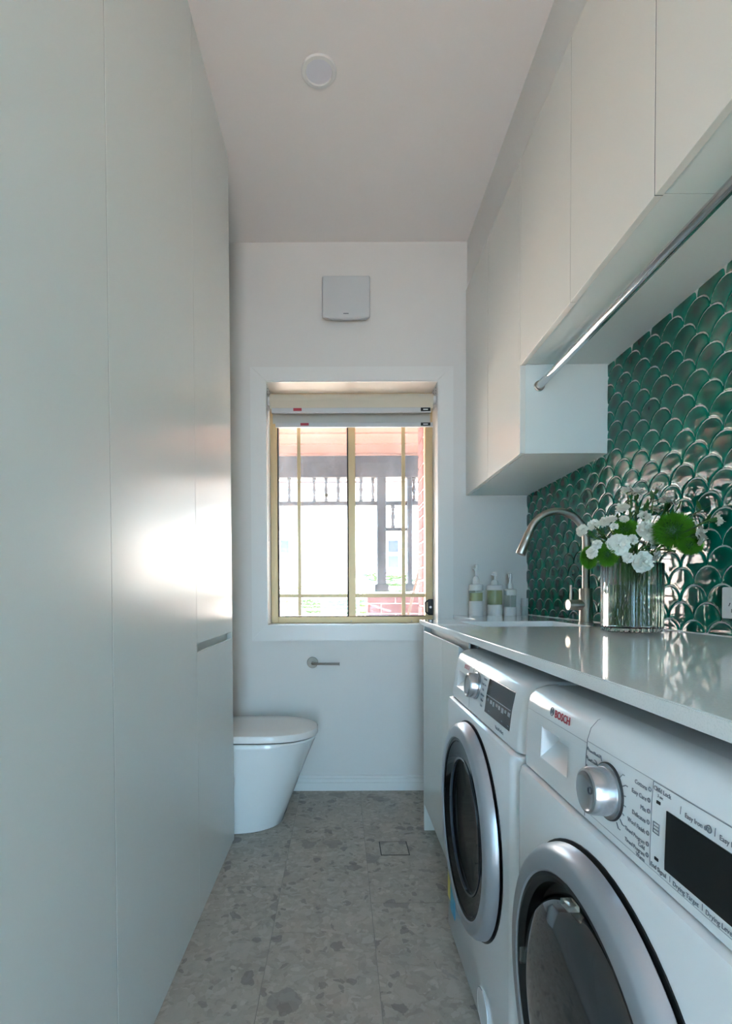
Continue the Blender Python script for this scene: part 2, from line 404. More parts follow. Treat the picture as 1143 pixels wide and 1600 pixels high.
wbox('sash_seal', xm1, xr0, YFR + 0.012, YFR + 0.045, zb1, zb1 + 0.004, m=M_gasket, bev=0); wbox('sash_seal', xl1 + 0.006, xm0 - 0.007, YFR + 0.012, YFR + 0.045, zb1, zb1 + 0.003, m=M_gasket, bev=0)
zh0, zh1 = wp(550, 933.5).z, wp(550, 928).z
gb = [(wp(464.6, 900).x, wp(470, 900).x), (wp(628, 900).x, wp(633.8, 900).x)]
for a, b in gb: wbox('glazing_bar', a, b, YG - 0.008, YG - 0.001, zb1 + 0.004, WZ1 - 0.025, bev=0.001)
for a, b in ((xl1 + 0.006, gb[0][0]), (gb[0][1], xm0 - 0.007), (xm1, gb[1][0]), (gb[1][1], xr0)): wbox('glazing_bar', a, b, YG - 0.008, YG - 0.001, zh0, zh1, bev=0.001)
for a, b in ((xl1 + 0.006, xm0 - 0.007), (xm1, xr0)): wbox('glass_pane', a, b, YG, YG + 0.004, zb1 + 0.004, WZ1 - 0.025, m=M_pane, bev=0)
p = wp(509.5, 772); obj('safety_dot', lathe(nb(), [(0.0, 0.003), (0.004, 0.003), (0.010, 0.002), (0.010, 0)], (p.x, YG - 0.0005, p.z), (0, -1, 0), 20), mat('dot_film', (176, 160, 136), 0.4), win)
# black sash lock
l0, l1 = wp(662.5, 961), wp(676, 936)
lk = obj('sash_lock', B(wp(668, 950).x, l1.x, YFR - 0.016, YFR, l0.z, l1.z, 0.003), M_black, win)
obj('pull_handle', tube(nb(), [(wp(669, 958).x, YFR - 0.010, wp(669, 959).z), (wp(664, 953).x, YFR - 0.014, wp(664, 956).z), (wp(663.5, 948).x, YFR - 0.014, wp(663.5, 941).z), (wp(669, 938).x, YFR - 0.010, wp(669, 938).z)], 0.0042, 8), M_black, lk, smooth=True)
pk = wp(671.3, 948.5); obj('key_barrel', lathe(nb(), [(0.0065, 0), (0.0065, 0.003), (0.003, 0.003), (0.003, 0.001), (0, 0.001)], (pk.x, YFR - 0.016, pk.z), (0, -1, 0), 20), M_chrome, lk)
for u, v in ((429, 965.5), (548.5, 970.5), (643, 970.5)):
    q = wp(u, v); obj('frame_screw', lathe(nb(), [(0, 0.0015), (0.0025, 0.0012), (0.0035, 0)], (q.x, YFR, q.z), (0, -1, 0), 10), M_nickel, win)

# ================================================================== OUTSIDE
yd = struct('yard_ground', B(-14, 16, YW + WT + 1.95, 12.0, -0.5, -0.35), M_yard)
struct('porch_floor', B(-4, 3.2, YW + WT, YW + WT + 1.95, -0.4, -0.1), M_yard)
struct('doorstep_ground', B(-5, 5, -7, YF - 0.1, -0.3, -0.02), M_yard)
struct('house_roof_added_overhang', B(-5, 4.2, -3.7, 4.62, CEIL + 0.085, CEIL + 0.16), M_rooft)  # roof with an unseen rear overhang, added to cut light at the doorway
YB = 4.55
sofz = at_y(550, 714, YB).z
bm = prism(nb(), [(YW + WT, 2.48), (YB + 0.12, sofz + 0.005), (YB + 0.12, sofz + 0.04), (YW + WT, 2.52)], 'x', -4.4, 3.0)
sof = struct('porch_ceiling', bm, M_soffit, org=(0, 0, 0))
for k in range(9):
    y = YW + WT + 0.12 + k * 0.19; z = 2.48 + (sofz + 0.005 - 2.48) * (y - YW - WT) / (YB + 0.12 - YW - WT)
    obj('cover_strip', B(-4.2, 2.9, y, y + 0.022, z - 0.012, z + 0.002), M_soffit, sof)
# beam with turned spindles
zb_, zr0, zr1 = at_y(550, 747, YB).z, at_y(550, 790, YB).z, at_y(550, 784, YB).z
bme = thing('porch_beam', 'grey painted porch beam with row of turned spindles hanging below', 'beam', (0.2, YB, zr0))
obj('beam', B(-4.2, 2.9, YB - 0.04, YB + 0.04, zb_, sofz), M_timber, bme)
obj('bottom_rail', B(-4.2, 2.9, YB - 0.025, YB + 0.025, zr0, zr1), M_timber, bme)
def spindle_bm(x, y, z0, z1, r=0.016):
    h = z1 - z0
    prof = [(r * .9, 0), (r * .9, .12), (r * .5, .16), (r * 1.0, .2), (r * .45, .26), (r * .8, .42), (r * 1.05, .5), (r * .8, .58), (r * .45, .74), (r, .8), (r * .5, .84), (r * .9, .88), (r * .9, 1)]
    return lathe(nb(), [(a, b * h) for a, b in prof], (x, y, z0), (0, 0, 1), 8)
sx = [451.5, 490.5, 509, 528, 547, 563.5, 582, 646.5, 655]
xs = [at_y(u, 765, YB).x for u in sx] + [at_y(451.5 - 18.5 * k, 765, YB).x for k in range(1, 5)]
for x in xs: obj('spindle', spindle_bm(x, YB, zr1, zb_, 0.018), M_timber2, bme, smooth=True)
zp_ = at_y(595, 913, YB).z
for (u0, u1), lab in (((588.5, 602.5), 'grey square porch post on brick pier carrying spindle bracket'), ((635.5, 643), 'thin grey porch post beside brick house corner')):
    a, b = at_y(u0, 850, YB).x, at_y(u1, 850, YB).x
    t = thing('porch_post', lab, 'post', ((a + b) / 2, YB, zp_))
    obj('shaft', B(a, b, YB - 0.045, YB + 0.045, zp_, zb_, 0.006, 1), M_timber, t)
    obj('foot_block', B(a - 0.02, b + 0.02, YB - 0.06, YB + 0.06, zp_ - 0.06, zp_, 0.004, 1), M_timber, t)
    if u0 < 600:
        x2 = at_y(635.5, 850, YB).x
        z0, z1 = at_y(620, 829.5, YB).z, at_y(620, 825, YB).z
        obj('bracket_rail', B(b, x2, YB - 0.02, YB + 0.02, z0, z1), M_timber, t)
        obj('bracket_spindle', spindle_bm(at_y(613.5, 800, YB).x, YB, z1, zr0, 0.02), M_timber2, t, smooth=True)
# brick pier and brick house corner
def bricks(root, x0, x1, y0, y1, z0, z1):
    obj('mortar_core', B(x0 + 0.008, x1 - 0.008, y0 + 0.008, y1 - 0.008, z0, z1 - 0.004), M_mortar, root)
    z = z0; r = 0; cache = {}
    while z + 0.05 < z1:
        x = x0 - (0.12 if r % 2 else 0)
        while x < x1 - 0.02:
            a, b = max(x, x0), min(x + 0.23, x1)
            if b - a > 0.03:
                k = round(b - a, 3)
                if k not in cache:
                    bm = B(-k / 2, k / 2, 0, y1 - y0, 0, 0.076, 0.004, 1); me = D.meshes.new('brick'); bm.to_mesh(me); bm.free(); me.materials.append(M_brick); cache[k] = me
                o = D.objects.new('brick', cache[k]); COL.objects.link(o); o.parent = root
                o.location = Vector(((a + b) / 2, y0, z)) - BASE[root.name]
            x += 0.24
        z += 0.086; r += 1
a = at_y(573, 940, YB).x
pr = thing('brick_pier', 'low red brick pier wall carrying the porch posts', 'wall', (a + 0.3, YB, -0.1))
bricks(pr, a, a + 0.62, YB - 0.115, YB + 0.115, -0.1, zp_ - 0.06)
a = at_y(656, 700, 3.6).x
pr = thing('brick_house_corner', 'red brick corner of the house beside the window', 'wall', (a + 0.2, 3.6, -0.1))
bricks(pr, a, a + 0.48, 3.5, 3.7, -0.1, 2.30)
# leaning garden stick
q0, q1 = at_y(646, 926, YB - 0.3), at_y(656, 886, YB - 0.3)
t = thing('garden_stake', 'thin brown garden stake leaning beside the porch post', 'stake', q0)
obj('stick', tube(nb(), [q0 + (q0 - q1) * ((q0.z + 0.1) / (q1.z - q0.z)), q0, q1], 0.012, 8), mat('stake_wood', (120, 84, 62), 0.7), t)
obj('tip', tube(nb(), [q1, q1 + (q1 - q0) * 0.2], [0.018, 0.004], 8), M_timber, t)
# neighbour
nbh = thing('neighbour_house', 'bright white rendered house standing across the yard', 'house', (0, 9.6, -0.35))
obj('wall', B(-9, 9, 9.5, 9.9, -0.35, 3.0), M_render, nbh)
rf = obj('roof', prism(nb(), [(9.05, 2.95), (9.1, 3.05), (12.5, 3.6), (12.5, 3.5)], 'x', -9.5, 9.5), M_rooft, nbh)
obj('gutter', B(-9.5, 9.5, 8.98, 9.08, 2.95, 3.06, 0.01), M_render, nbh)
M_wglass = mat('far_window_glass', (40, 48, 58), 0.1)
for (u0, u1, v0, v1) in ((436, 454, 842, 892), (603, 624, 842, 890)):
    q0, q1 = at_y(u0, v1, 9.5), at_y(u1, v0, 9.5)
    w_ = obj('window', B(q0.x, q1.x, 9.46, 9.5, q0.z, q1.z, 0.005, 1), M_render, nbh)
    n = 2
    for k in range(n):
        zz0 = q0.z + (q1.z - q0.z) * k / n + 0.03; zz1 = q0.z + (q1.z - q0.z) * (k + 1) / n - 0.03
        obj('pane', B(q0.x + 0.03, q1.x - 0.03, 9.452, 9.46, zz0, zz1), M_wglass, w_)
obj('weatherboard_join', B(at_y(586, 859, 9.5).x, at_y(690, 859, 9.5).x, 9.485, 9.5, at_y(600, 860, 9.5).z, at_y(600, 858, 9.5).z), M_rooft, nbh)
# ferns
def fern(px, py, y, h, lab, n=13):
    q = at_y(px, py, y); base = Vector((q.x, y, q.z - h * .7)); rnd = random.Random(px)
    t = thing('fern', lab, 'plant', base)
    obj('stem', tube(nb(), [Vector((base.x, base.y, -0.35)), base], 0.03, 8), M_stem, t)
    for k in range(n):
        a = 2 * PI * k / n + rnd.uniform(-.2, .2); sp_ = rnd.uniform(.5, 1.0) * h * 1.1; bm = nb(); pts = []
        for j in range(10):
            s = j / 9; pts.append(base + Vector((math.cos(a) * sp_ * s, math.sin(a) * sp_ * s, h * (1.9 * s - 1.25 * s * s) * rnd.uniform(.97, 1.03))))
        tube(bm, pts, 0.004, 4)
        side = Vector((-math.sin(a), math.cos(a), 0))
        for j in range(1, 10):
            for sg in (-1, 1):
                ll = h * 0.28 * math.sin(PI * min(1, j / 9 + .12)) + 0.01; c = pts[j]; d = (pts[j] - pts[j - 1]).normalized()
                tip = c + side * sg * ll + d * ll * .4 - Vector((0, 0, ll * .25)); wv = d * 0.014
                bm.faces.new([bm.verts.new(c - wv), bm.verts.new((c + tip) / 2 - wv), bm.verts.new(tip), bm.verts.new((c + tip) / 2 + wv)])
        obj('frond', bm, M_fern, t)
fern(490, 938, 6.3, 0.42, 'light green arching fern below the porch, under the wide left pane')
fern(533, 940, 5.45, 0.36, 'bushy green fern in front of the window meeting stile')
fern(563, 926, 7.3, 0.55, 'tall green fern beside the brick pier')
fern(614, 898, 5.6, 0.55, 'upright green fern seen between the two porch posts')
fern(448, 915, 8.2, 0.5, 'small pale shrub below the far house window', 9)

# ================================================================== LEFT TALL CABINETS
g2 = 0.0009
def tall(y0, y1, lab, split=False):
    t = thing('tall_cabinet', lab, 'cabinet', ((XL + XLC) / 2, (y0 + y1) / 2, 0))
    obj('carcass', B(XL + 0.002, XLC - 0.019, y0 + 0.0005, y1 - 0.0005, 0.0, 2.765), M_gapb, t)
    d0, d1 = y0 + g2, y1 - g2
    obj('gap_shadow_strip', B(XLC - 0.018, XLC - 0.0007, y0 - g2, y0 + g2, 0.004, 2.762), M_gapb, t)  # dark strip paints the shadow line of the door seam
    if not split:
        obj('door', B(XLC - 0.0185, XLC, d0, d1, 0.004, 2.762, 0.0005, 1), M_cab, t)
    else:
        obj('end_panel', B(XL + 0.002, XLC, y1, y1 + 0.016, 0.0, 2.765, 0.001, 1), M_cab, t)
        obj('door', B(XLC - 0.0185, XLC, d0, d1, 0.859, 2.762, 0.0005, 1), M_cab, t)
        lo = prism(nb(), [(XLC - 0.0185, 0.004), (XLC, 0.004), (XLC, 0.832), (XLC - 0.003, 0.8335), (XLC - 0.0185, 0.812)], 'y', d0, d1)
        obj('door', lo, M_cab, t)
        ch = prism(nb(), [(XLC - 0.0192, 0.80), (XLC - 0.0187, 0.80), (XLC - 0.0187, 0.88), (XLC - 0.0192, 0.88)], 'y', d0, d1)
        obj('finger_pull', ch, mat('pull_shadow', (186, 194, 190), 0.3), t)
    return t
tall(1.618, 2.136, 'tall white cabinet with a finger-pull gap between its two doors', True)
tall(1.0195, 1.6175, 'full-height plain white cabinet door next to the one with finger pull')
tall(0.42, 1.019, 'full-height plain white cabinet door, second from the finger-pull cabinet')
tall(-0.18, 0.4195, 'full-height plain white cabinet door facing the dryer end of the bench')
tall(-0.80, -0.1805, 'full-height plain white cabinet door closest to the doorway')

# ================================================================== RIGHT OVERHEADS
def overhead(y0, y1, z0, seams, lab, side=False):
    t = thing('overhead_cabinet', lab, 'cabinet', ((XU + XW) / 2, (y0 + y1) / 2, z0))
    zb2 = z0 + (0.0 if side else 0.004)
    obj('carcass', B(XU + 0.0195, XW - 0.0005, y0 + (0.0 if not side else 0.0), y1 - 0.0008, zb2, ZDT), M_carc, t)
    ys = [y0] + seams + [y1]
    if side:   # end panel shows its edge beside the first door
        obj('end_panel', B(XU, XU + 0.0195, y0, y0 + 0.016, z0, ZDT, 0.0006, 1), M_cab_u, t); ys[0] = y0 + 0.016
    for a in ys[:-1]: obj('gap_shadow_strip', B(XU + 0.0007, XU + 0.018, a - g2, a + g2, z0 + 0.001, ZDT - 0.001), M_gapb, t)  # seam shade painted as a dark strip between the overhead doors
    for a, b in zip(ys[:-1], ys[1:]):
        obj('door', B(XU, XU + 0.0185, a + g2, b - g2, z0, ZDT - 0.001, 0.001, 1), M_cab_u, t)
    return t
overhead(YU1, YW - 0.0005, ZL, [2.2968], 'deep white overhead cabinet hanging lowest, beside the window wall', True)
overhead(1.0902, YU1 - 0.001, ZU, [1.4828], 'white two-door overhead cabinet next to the lower hanging one')
overhead(0.27, 1.0895, ZU, [0.68], 'white overhead cabinet above the dryer, over the clothes rail')
overhead(-0.55, 0.2695, ZU, [-0.14], 'white overhead cabinet past the dryer end of the bench')
# clothes rail
rl = thing('clothes_rail', 'chrome clothes hanging rail running under the overhead cabinets', 'rail', (0.7117, 0.8, 1.7467))
obj('rod', cyl(nb(), (0.7117, -0.30, 1.7467), (0.7117, YU1 - 0.004, 1.7467), 0.0125, 28), M_chrome, rl, smooth=0.6)
obj('end_flange', lathe(nb(), [(0.0185, 0), (0.0185, 0.003), (0.0150, 0.005), (0.0150, 0.012), (0.0126, 0.012)], (0.7117, YU1, 1.7467), (0, -1, 0), 28), M_nickel, rl, smooth=0.6)
hb = obj('hanger_bracket', B(0.7057, 0.7177, -0.31, -0.29, 1.7467, ZU + 0.004), M_nickel, rl)

# ================================================================== SPLASHBACK TILES
obj('grout_bed', prism(nb(), [(-0.5, ZB + 0.0005), (YW, ZB + 0.0005), (YW, ZL - 0.0005), (YU1 - 0.0005, ZL - 0.0005), (YU1 - 0.0005, ZU), (-0.5, ZU)], 'x', XW - 0.0035, XW - 0.0002), M_tgrout, wr)
TW, TP = 0.0522, 0.0478
def tile_outline():
    pts = []
    n = 9
    for k in range(n + 1):                       # top arc from left to right
        t = PI - PI * k / n
        pts.append(Vector((TW * math.cos(t), TP * math.sin(t))))
    for k in range(1, 7):                        # right lower concave
        t = PI / 2 + (PI / 2) * k / 6
        pts.append(Vector((TW + TW * math.cos(t), -TP + TP * math.sin(t))))
    for k in range(1, 6):
        t = (PI / 2) * k / 6
        pts.append(Vector((-TW + TW * math.cos(t), -TP + TP * math.sin(t))))
    # inset for the grout joint
    m = len(pts); out = []
    for i in range(m):
        a, b, c = pts[i - 1], pts[i], pts[(i + 1) % m]
        n1 = Vector(((b - a).y, -(b - a).x)).normalized(); n2 = Vector(((c - b).y, -(c - b).x)).normalized()
        nn = (n1 + n2); nn = nn.normalized() / max(0.45, nn.length / 2) if nn.length > 1e-4 else n1
        out.append(b + nn * 0.0020)
    return out
OUTL = tile_outline()
def tile_bm():
    bm = nb(); cen = Vector((0, 0.30 * TP))
    def ring(s, h): return [bm.verts.new((-h, cen.x + (q.x - cen.x) * s, cen.y + (q.y - cen.y) * s)) for q in OUTL]
    R = [ring(1.0, 0.0), ring(1.0, 0.0042), ring(0.978, 0.0055), ring(0.945, 0.0061), ring(0.89, 0.0064), ring(0.76, 0.0066), ring(0.42, 0.0069)]
    m = len(OUTL)
    for A, Bq in zip(R[:-1], R[1:]):
        for k in range(m): bm.faces.new((A[k], A[(k + 1) % m], Bq[(k + 1) % m], Bq[k]))
    c = bm.verts.new((-0.00705, cen.x, cen.y))
    for k in range(m): bm.faces.new((R[-1][k], R[-1][(k + 1) % m], c))
    bmesh.ops.recalc_face_normals(bm, faces=bm.faces)
    return bm
def tile_me(bm):
    me = D.meshes.new('scale_tile'); bm.to_mesh(me); bm.free(); me.materials.append(M_tile)
    for p in me.polygons: p.use_smooth = True
    me.set_sharp_from_angle(angle=0.75)
    return me
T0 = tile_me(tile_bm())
trnd = random.Random(3); spare = nb(); ntile = 0
def clip_tile(cy, cz, y0, y1, z0, z1):
    bm = tile_bm()
    for co, no in (((0, y0 - cy, 0), (0, -1, 0)), ((0, y1 - cy, 0), (0, 1, 0)), ((0, 0, z0 - cz), (0, 0, -1)), ((0, 0, z1 - cz), (0, 0, 1))):
        bmesh.ops.bisect_plane(bm, geom=list(bm.verts) + list(bm.edges) + list(bm.faces), plane_co=co, plane_no=no, clear_outer=True)
        if not bm.faces: break
    if sum(f.calc_area() for f in bm.faces) < 2.5e-4: bm.free(); return None
    return bm
def put_tile(me, cy, cz):
    o = D.objects.new('scale_tile', me); COL.objects.link(o); o.parent = wr
    o.location = (XW - 0.0005, cy, cz)
    o.rotation_euler = (trnd.gauss(0, 0.004), trnd.gauss(0, 0.004), trnd.gauss(0, 0.005))
row = 0; z = ZB - 0.012
MG = 0.002
while z - TP < ZU:
    off = TW if row % 2 else 0
    y = YW - 0.018 - off
    while y > -0.55:
        far = y + TW > YW - MG; lowz = z - TP < ZB + MG
        pieces = []
        def add(y0, y1, z0, z1):
            bm = clip_tile(y, z, y0, y1, z0, z1)
            if bm: pieces.append(bm)
        if z + TP <= ZL - MG:
            if far or lowz: add(-9, YW - MG, ZB + MG, 9)
            else: pieces.append(None)
        elif y - TW > YU1:
            add(-9, YW - MG, ZB + MG, ZL - MG)
        elif y + TW < YU1 - MG:
            if z + TP > ZU - MG: add(-9, 9, 0, ZU - MG)
            else: pieces.append(None)
        else:
            add(-9, YU1 - MG, ZB + MG, ZU - MG); add(YU1 - MG, 9, ZB + MG, ZL - MG)
        for bm in pieces:
            if y > 1.16:
                put_tile(T0 if bm is None else tile_me(bm), y, z); ntile += 1
            else:
                b2 = bm or tile_bm(); tm = D.meshes.new('tmp'); bmesh.ops.translate(b2, verts=b2.verts, vec=(XW - 0.0005, y, z)); b2.to_mesh(tm); spare.from_mesh(tm); b2.free(); D.meshes.remove(tm)
        y -= 2 * TW
    z += TP; row += 1
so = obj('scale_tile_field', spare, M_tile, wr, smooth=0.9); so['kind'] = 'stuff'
obj('silicone_bead', prism(nb(), [(XW - 0.0045, ZB + 0.0002), (XW - 0.0105, ZB + 0.0002), (XW - 0.0045, ZB + 0.006)], 'y', -0.4, YW - 0.001), M_white, wr)
# ================================================================== BENCH
SX0, SX1, SY0, SY1 = 0.473, 0.835, 1.735, 2.065
XN = 0.580
def bench():
    bm = nb()
    xs = [XB, SX0, XN, SX1, XW - 0.0005]; ys = [-0.50, SY0, SY1, YE, YW - 0.0005]
    def inside(i, j):
        if j == 3 and i < 2: return False
        if j == 1 and i in (1, 2): return False
        return True
    V = {}
    def vv(i, j, z):
        if (i, j, z) not in V: V[(i, j, z)] = bm.verts.new((xs[i], ys[j], z))
        return V[(i, j, z)]
    for i in range(4):
        for j in range(4):
            if not inside(i, j): continue
            bm.faces.new([vv(i, j, ZB), vv(i + 1, j, ZB), vv(i + 1, j + 1, ZB), vv(i, j + 1, ZB)])
            bm.faces.new([vv(i, j, ZBU), vv(i, j + 1, ZBU), vv(i + 1, j + 1, ZBU), vv(i + 1, j, ZBU)])
    for (a, b) in [(e.verts[0], e.verts[1]) for e in list(bm.edges) if e.is_boundary and e.verts[0].co.z > 0.89 and e.verts[1].co.z > 0.89]:
        k = {v: kk for kk, v in V.items()}
        ka, kb = k[a], k[b]
        bm.faces.new([a, b, V[(kb[0], kb[1], ZBU)], V[(ka[0], ka[1], ZBU)]])
    bmesh.ops.recalc_face_normals(bm, faces=bm.faces)
    es = [e for e in bm.edges if len(e.link_faces) == 2 and e.calc_face_angle(0) > 1.0]
    bmesh.ops.bevel(bm, geom=es, offset=0.0016, segments=2, affect='EDGES')
    return bm
tag(obj('benchtop', bench(), M_quartz, smooth=0.4), 'glossy white stone benchtop over the washing machines', 'benchtop')
# sink
sk = thing('sink', 'white undermount sink set into the benchtop below the tap', 'sink', ((SX0 + SX1) / 2, (SY0 + SY1) / 2, 0.69))
def tray(x0, x1, y0, y1, zt, zb, th, r):
    bm = nb()
    def rr(x0, x1, y0, y1, r, z, n=5):
        P = []
        for cx, cy, a0 in ((x1 - r, y1 - r, 0), (x0 + r, y1 - r, PI / 2), (x0 + r, y0 + r, PI), (x1 - r, y0 + r, 1.5 * PI)):
            for k in range(n + 1):
                a = a0 + PI / 2 * k / n; P.append(bm.verts.new((cx + r * math.cos(a), cy + r * math.sin(a), z)))
        return P
    R = [rr(x0 - th, x1 + th, y0 - th, y1 + th, r, zb - th), rr(x0 - th, x1 + th, y0 - th, y1 + th, r, zt), rr(x0, x1, y0, y1, r, zt), rr(x0 + .002, x1 - .002, y0 + .002, y1 - .002, r, zb + .02), rr(x0 + .02, x1 - .02, y0 + .02, y1 - .02, r, zb)]
    n = len(R[0])
    for A, Bq in zip(R[:-1], R[1:]):
        for k in range(n): bm.faces.new((A[k], A[(k + 1) % n], Bq[(k + 1) % n], Bq[k]))
    bm.faces.new(R[0]); bm.faces.new(R[-1])
    return bm
obj('bowl', tray(SX0 - 0.004, SX1 + 0.004, SY0 - 0.004, SY1 + 0.004, ZBU - 0.0005, 0.70, 0.008, 0.02), M_ceram, sk, smooth=0.7)
obj('drain', lathe(nb(), [(0.04, 0), (0.04, 0.003), (0.03, 0.003), (0.028, 0.001), (0, 0.001)], ((SX0 + SX1) / 2, (SY0 + SY1) / 2, 0.7003), (0, 0, 1), 24), M_chrome, sk)

# base cabinet at the far end
XD = XB + 0.017
bc = thing('base_cabinet', 'white base cabinet below the sink, beside the washing machine', 'cabinet', (0.66, 1.92, 0))
YC0 = 1.572; seam = at_x(690.2, 1100, XD).y
obj('end_panel', B(XD, XW - 0.018, YE - 0.022, YE - 0.006, 0, ZBU - 0.0005, 0.001, 1), M_cab, bc)
obj('carcass', B(XD + 0.0195, XW - 0.018, YC0, YE - 0.0225, 0.105, 0.675), M_carc, bc)
obj('back_panel', B(XD + 0.06, XD + 0.066, YC0, YE - 0.0225, 0.675, ZBU - 0.001), M_carc, bc)
obj('kickboard', B(XD + 0.05, XD + 0.066, YC0, YE - 0.0225, 0, 0.105), M_carc, bc)
for a, b in ((seam, YE - 0.0225), (YC0, seam)):
    obj('door', prism(nb(), [(XD, 0.115), (XD + 0.0185, 0.115), (XD + 0.0185, 0.838), (XD + 0.002, 0.852), (XD, 0.850)], 'y', a + g2, b - g2), M_cab, bc)
obj('finger_pull_channel', prism(nb(), [(XD + 0.03, 0.83), (XD + 0.035, 0.83), (XD + 0.035, ZBU - 0.001), (XD + 0.012, ZBU - 0.001), (XD + 0.012, 0.872), (XD + 0.03, 0.868)], 'y', YC0, YE - 0.0225), M_rail, bc)
# base cabinet nearer than the dryer, partly outside the frame
bc2 = thing('base_cabinet', 'white base cabinet past the dryer at the doorway end of the bench', 'cabinet', (0.66, -0.08, 0))
obj('carcass', B(XD + 0.0195, XW - 0.018, -0.48, 0.315, 0.105, ZBU - 0.001), M_carc, bc2)
obj('kickboard', B(XD + 0.05, XD + 0.066, -0.48, 0.315, 0, 0.105), M_carc, bc2)
for a, b in ((-0.48, -0.085), (-0.085, 0.315)): obj('door', B(XD, XD + 0.0185, a + g2, b - g2, 0.115, 0.852, 0.001, 1), M_cab, bc2)
# ================================================================== APPLIANCES
def profile_panel(bm, prof, y0, y1, rc, n=5):
    """front profile [(x,z)..] swept along y with the two vertical corners rounded back by rc"""
    st = []
    for k in range(n + 1):
        a = PI / 2 * k / n; st.append((y0 + rc * (1 - math.sin(a)), rc * (1 - math.cos(a)) if False else rc * (1 - math.cos(PI / 2 - a))))
    sec = [(y0 + rc * (1 - math.cos(PI / 2 * k / n)), rc * (1 - math.sin(PI / 2 * k / n))) for k in range(n + 1)]
    sec += [(y1 - rc * (1 - math.cos(PI / 2 * (n - k) / n)), rc * (1 - math.sin(PI / 2 * (n - k) / n))) for k in range(n + 1)]
    rows = [[bm.verts.new((x + dx, y, z)) for (x, z) in prof] for (y, dx) in sec]
    m = len(prof)
    for A, Bq in zip(rows[:-1], rows[1:]):
        for k in range(m - 1): bm.faces.new((A[k], Bq[k], Bq[k + 1], A[k + 1]))
    xb = max(p[0] for p in prof) + rc + 0.02
    for R in (rows[0], rows[-1]):
        b0v = bm.verts.new((xb, R[0].co.y, R[0].co.z)); b1v = bm.verts.new((xb, R[-1].co.y, R[-1].co.z))
        bm.faces.new(R + [b1v, b0v])
    return bm
def door(root, cy, cz, x0, x1, dome):
    ax = (-1, 0, 0); c = (x0, cy, cz); d = x0 - x1
    R = 0.2415
    obj('door_gap', lathe(nb(), [(R + 0.004, 0.0003), (R + 0.004, 0.002), (R - 0.02, 0.002), (R - 0.02, 0.0003), (R + 0.004, 0.0003)], c, ax, 72, close=False), M_black, root, smooth=0.6)
    dr = obj('door_ring', lathe(nb(), [(R - 0.003, 0.004), (R, 0.006), (R - 0.002, d * 0.62), (R - 0.009, d * 0.92), (R - 0.014, d), (0.206, d + 0.001), (0.2035, d - 0.0015), (0.2035, 0.004), (R - 0.003, 0.004)], c, ax, 96, close=False), M_silver, root, smooth=0.7)
    if not dome:
        obj('door_window', lathe(nb(), [(0.2034, 0.004), (0.2034, d - 0.002), (0.196, d - 0.003), (0.194, d - 0.0045), (0.155, d - 0.010), (0.150, d - 0.016), (0.140, d - 0.020), (0.06, d - 0.022), (0, d - 0.0225)], c, ax, 96, close=False), M_dglass, dr, smooth=0.5)
        obj('inner_trim', lathe(nb(), [(0.156, d - 0.0105), (0.156, d - 0.0085), (0.151, d - 0.0095), (0.151, d - 0.0145)], c, ax, 96, close=False), mat('smoke_trim', (60, 66, 74), 0.2), dr, smooth=0.8)
    else:
        obj('bezel', lathe(nb(), [(0.2034, d - 0.001), (0.198, d - 0.0005), (0.194, d - 0.004), (0.190, d - 0.008), (0.188, 0.006), (0.10, 0.004), (0, 0.004)], c, ax, 96, close=False), M_black, dr, smooth=0.6)
        dm = obj('door_dome', lathe(nb(), [(0.176, 0.005), (0.176, d - 0.020), (0.172, d - 0.008), (0.160, d + 0.002), (0.13, d + 0.010), (0.09, d + 0.015), (0.05, d + 0.0175), (0, d + 0.0185)], c, ax, 96, close=False), M_dome, dr, smooth=0.8)
        for a0, lab in ((0.47 * PI, 1), (0.0 * PI, 1)):     # clear plastic clips between bezel and dome
            yy, zz = cy + 0.178 * math.cos(a0), cz + 0.178 * math.sin(a0)
            bm = B(x1 - 0.003, x1 + 0.012, yy - 0.012, yy + 0.012, zz - 0.004, zz + 0.004, 0.001, 1)
            bmesh.ops.rotate(bm, verts=bm.verts, cent=(x1, yy, zz), matrix=Matrix.Rotation(a0 - PI / 2, 3, 'X'))
            obj('clip', bm, M_clearp, dr)
    return dr
def machine(name, lab, y0, y1, xp, body_x, prof, dome, cz=0.4525):
    t = thing(name, lab, 'washing machine' if name == 'washing_machine' else 'dryer', (0.63, (y0 + y1) / 2, 0))
    zp = prof[0][1]
    xtop = prof[-1][0]
    # body
    bp_ = [(body_x + 0.012, 0.012), (body_x, 0.035), (body_x, zp - 0.016), (body_x + 0.004, zp - 0.006), (xp + 0.004, zp - 0.003), (xp + 0.012, zp - 0.001)]
    obj('body', box(profile_panel(nb(), bp_, y0, y1, 0.022), body_x + 0.0395, 0.90, y0, y1, 0.012, 0.80, 0), M_wm, t, smooth=0.6)
    obj('top_plate', B(xtop - 0.002, 0.91, y0 + 0.002, y1 - 0.002, 0.812, prof[-1][1] - 0.0012, 0.003), M_wm, t)
    pn = obj('control_panel', profile_panel(nb(), prof, y0, y1, 0.022), M_wm2, t, smooth=0.6)
    for yy in (y0 + 0.05, y1 - 0.05):
        for xx in (body_x + 0.08, 0.84): obj('foot', cyl(nb(), (xx, yy, 0), (xx, yy, 0.014), 0.02, 14), M_black, t)
    door(t, (y0 + y1) / 2, cz, body_x, body_x - 0.030, dome)
    return t, pn
def on_prof(prof, z):
    for (x0, z0), (x1, z1) in zip(prof[:-1], prof[1:]):
        if z0 <= z <= z1: return x0 + (x1 - x0) * (z - z0) / max(1e-6, z1 - z0)
    return prof[-1][0]
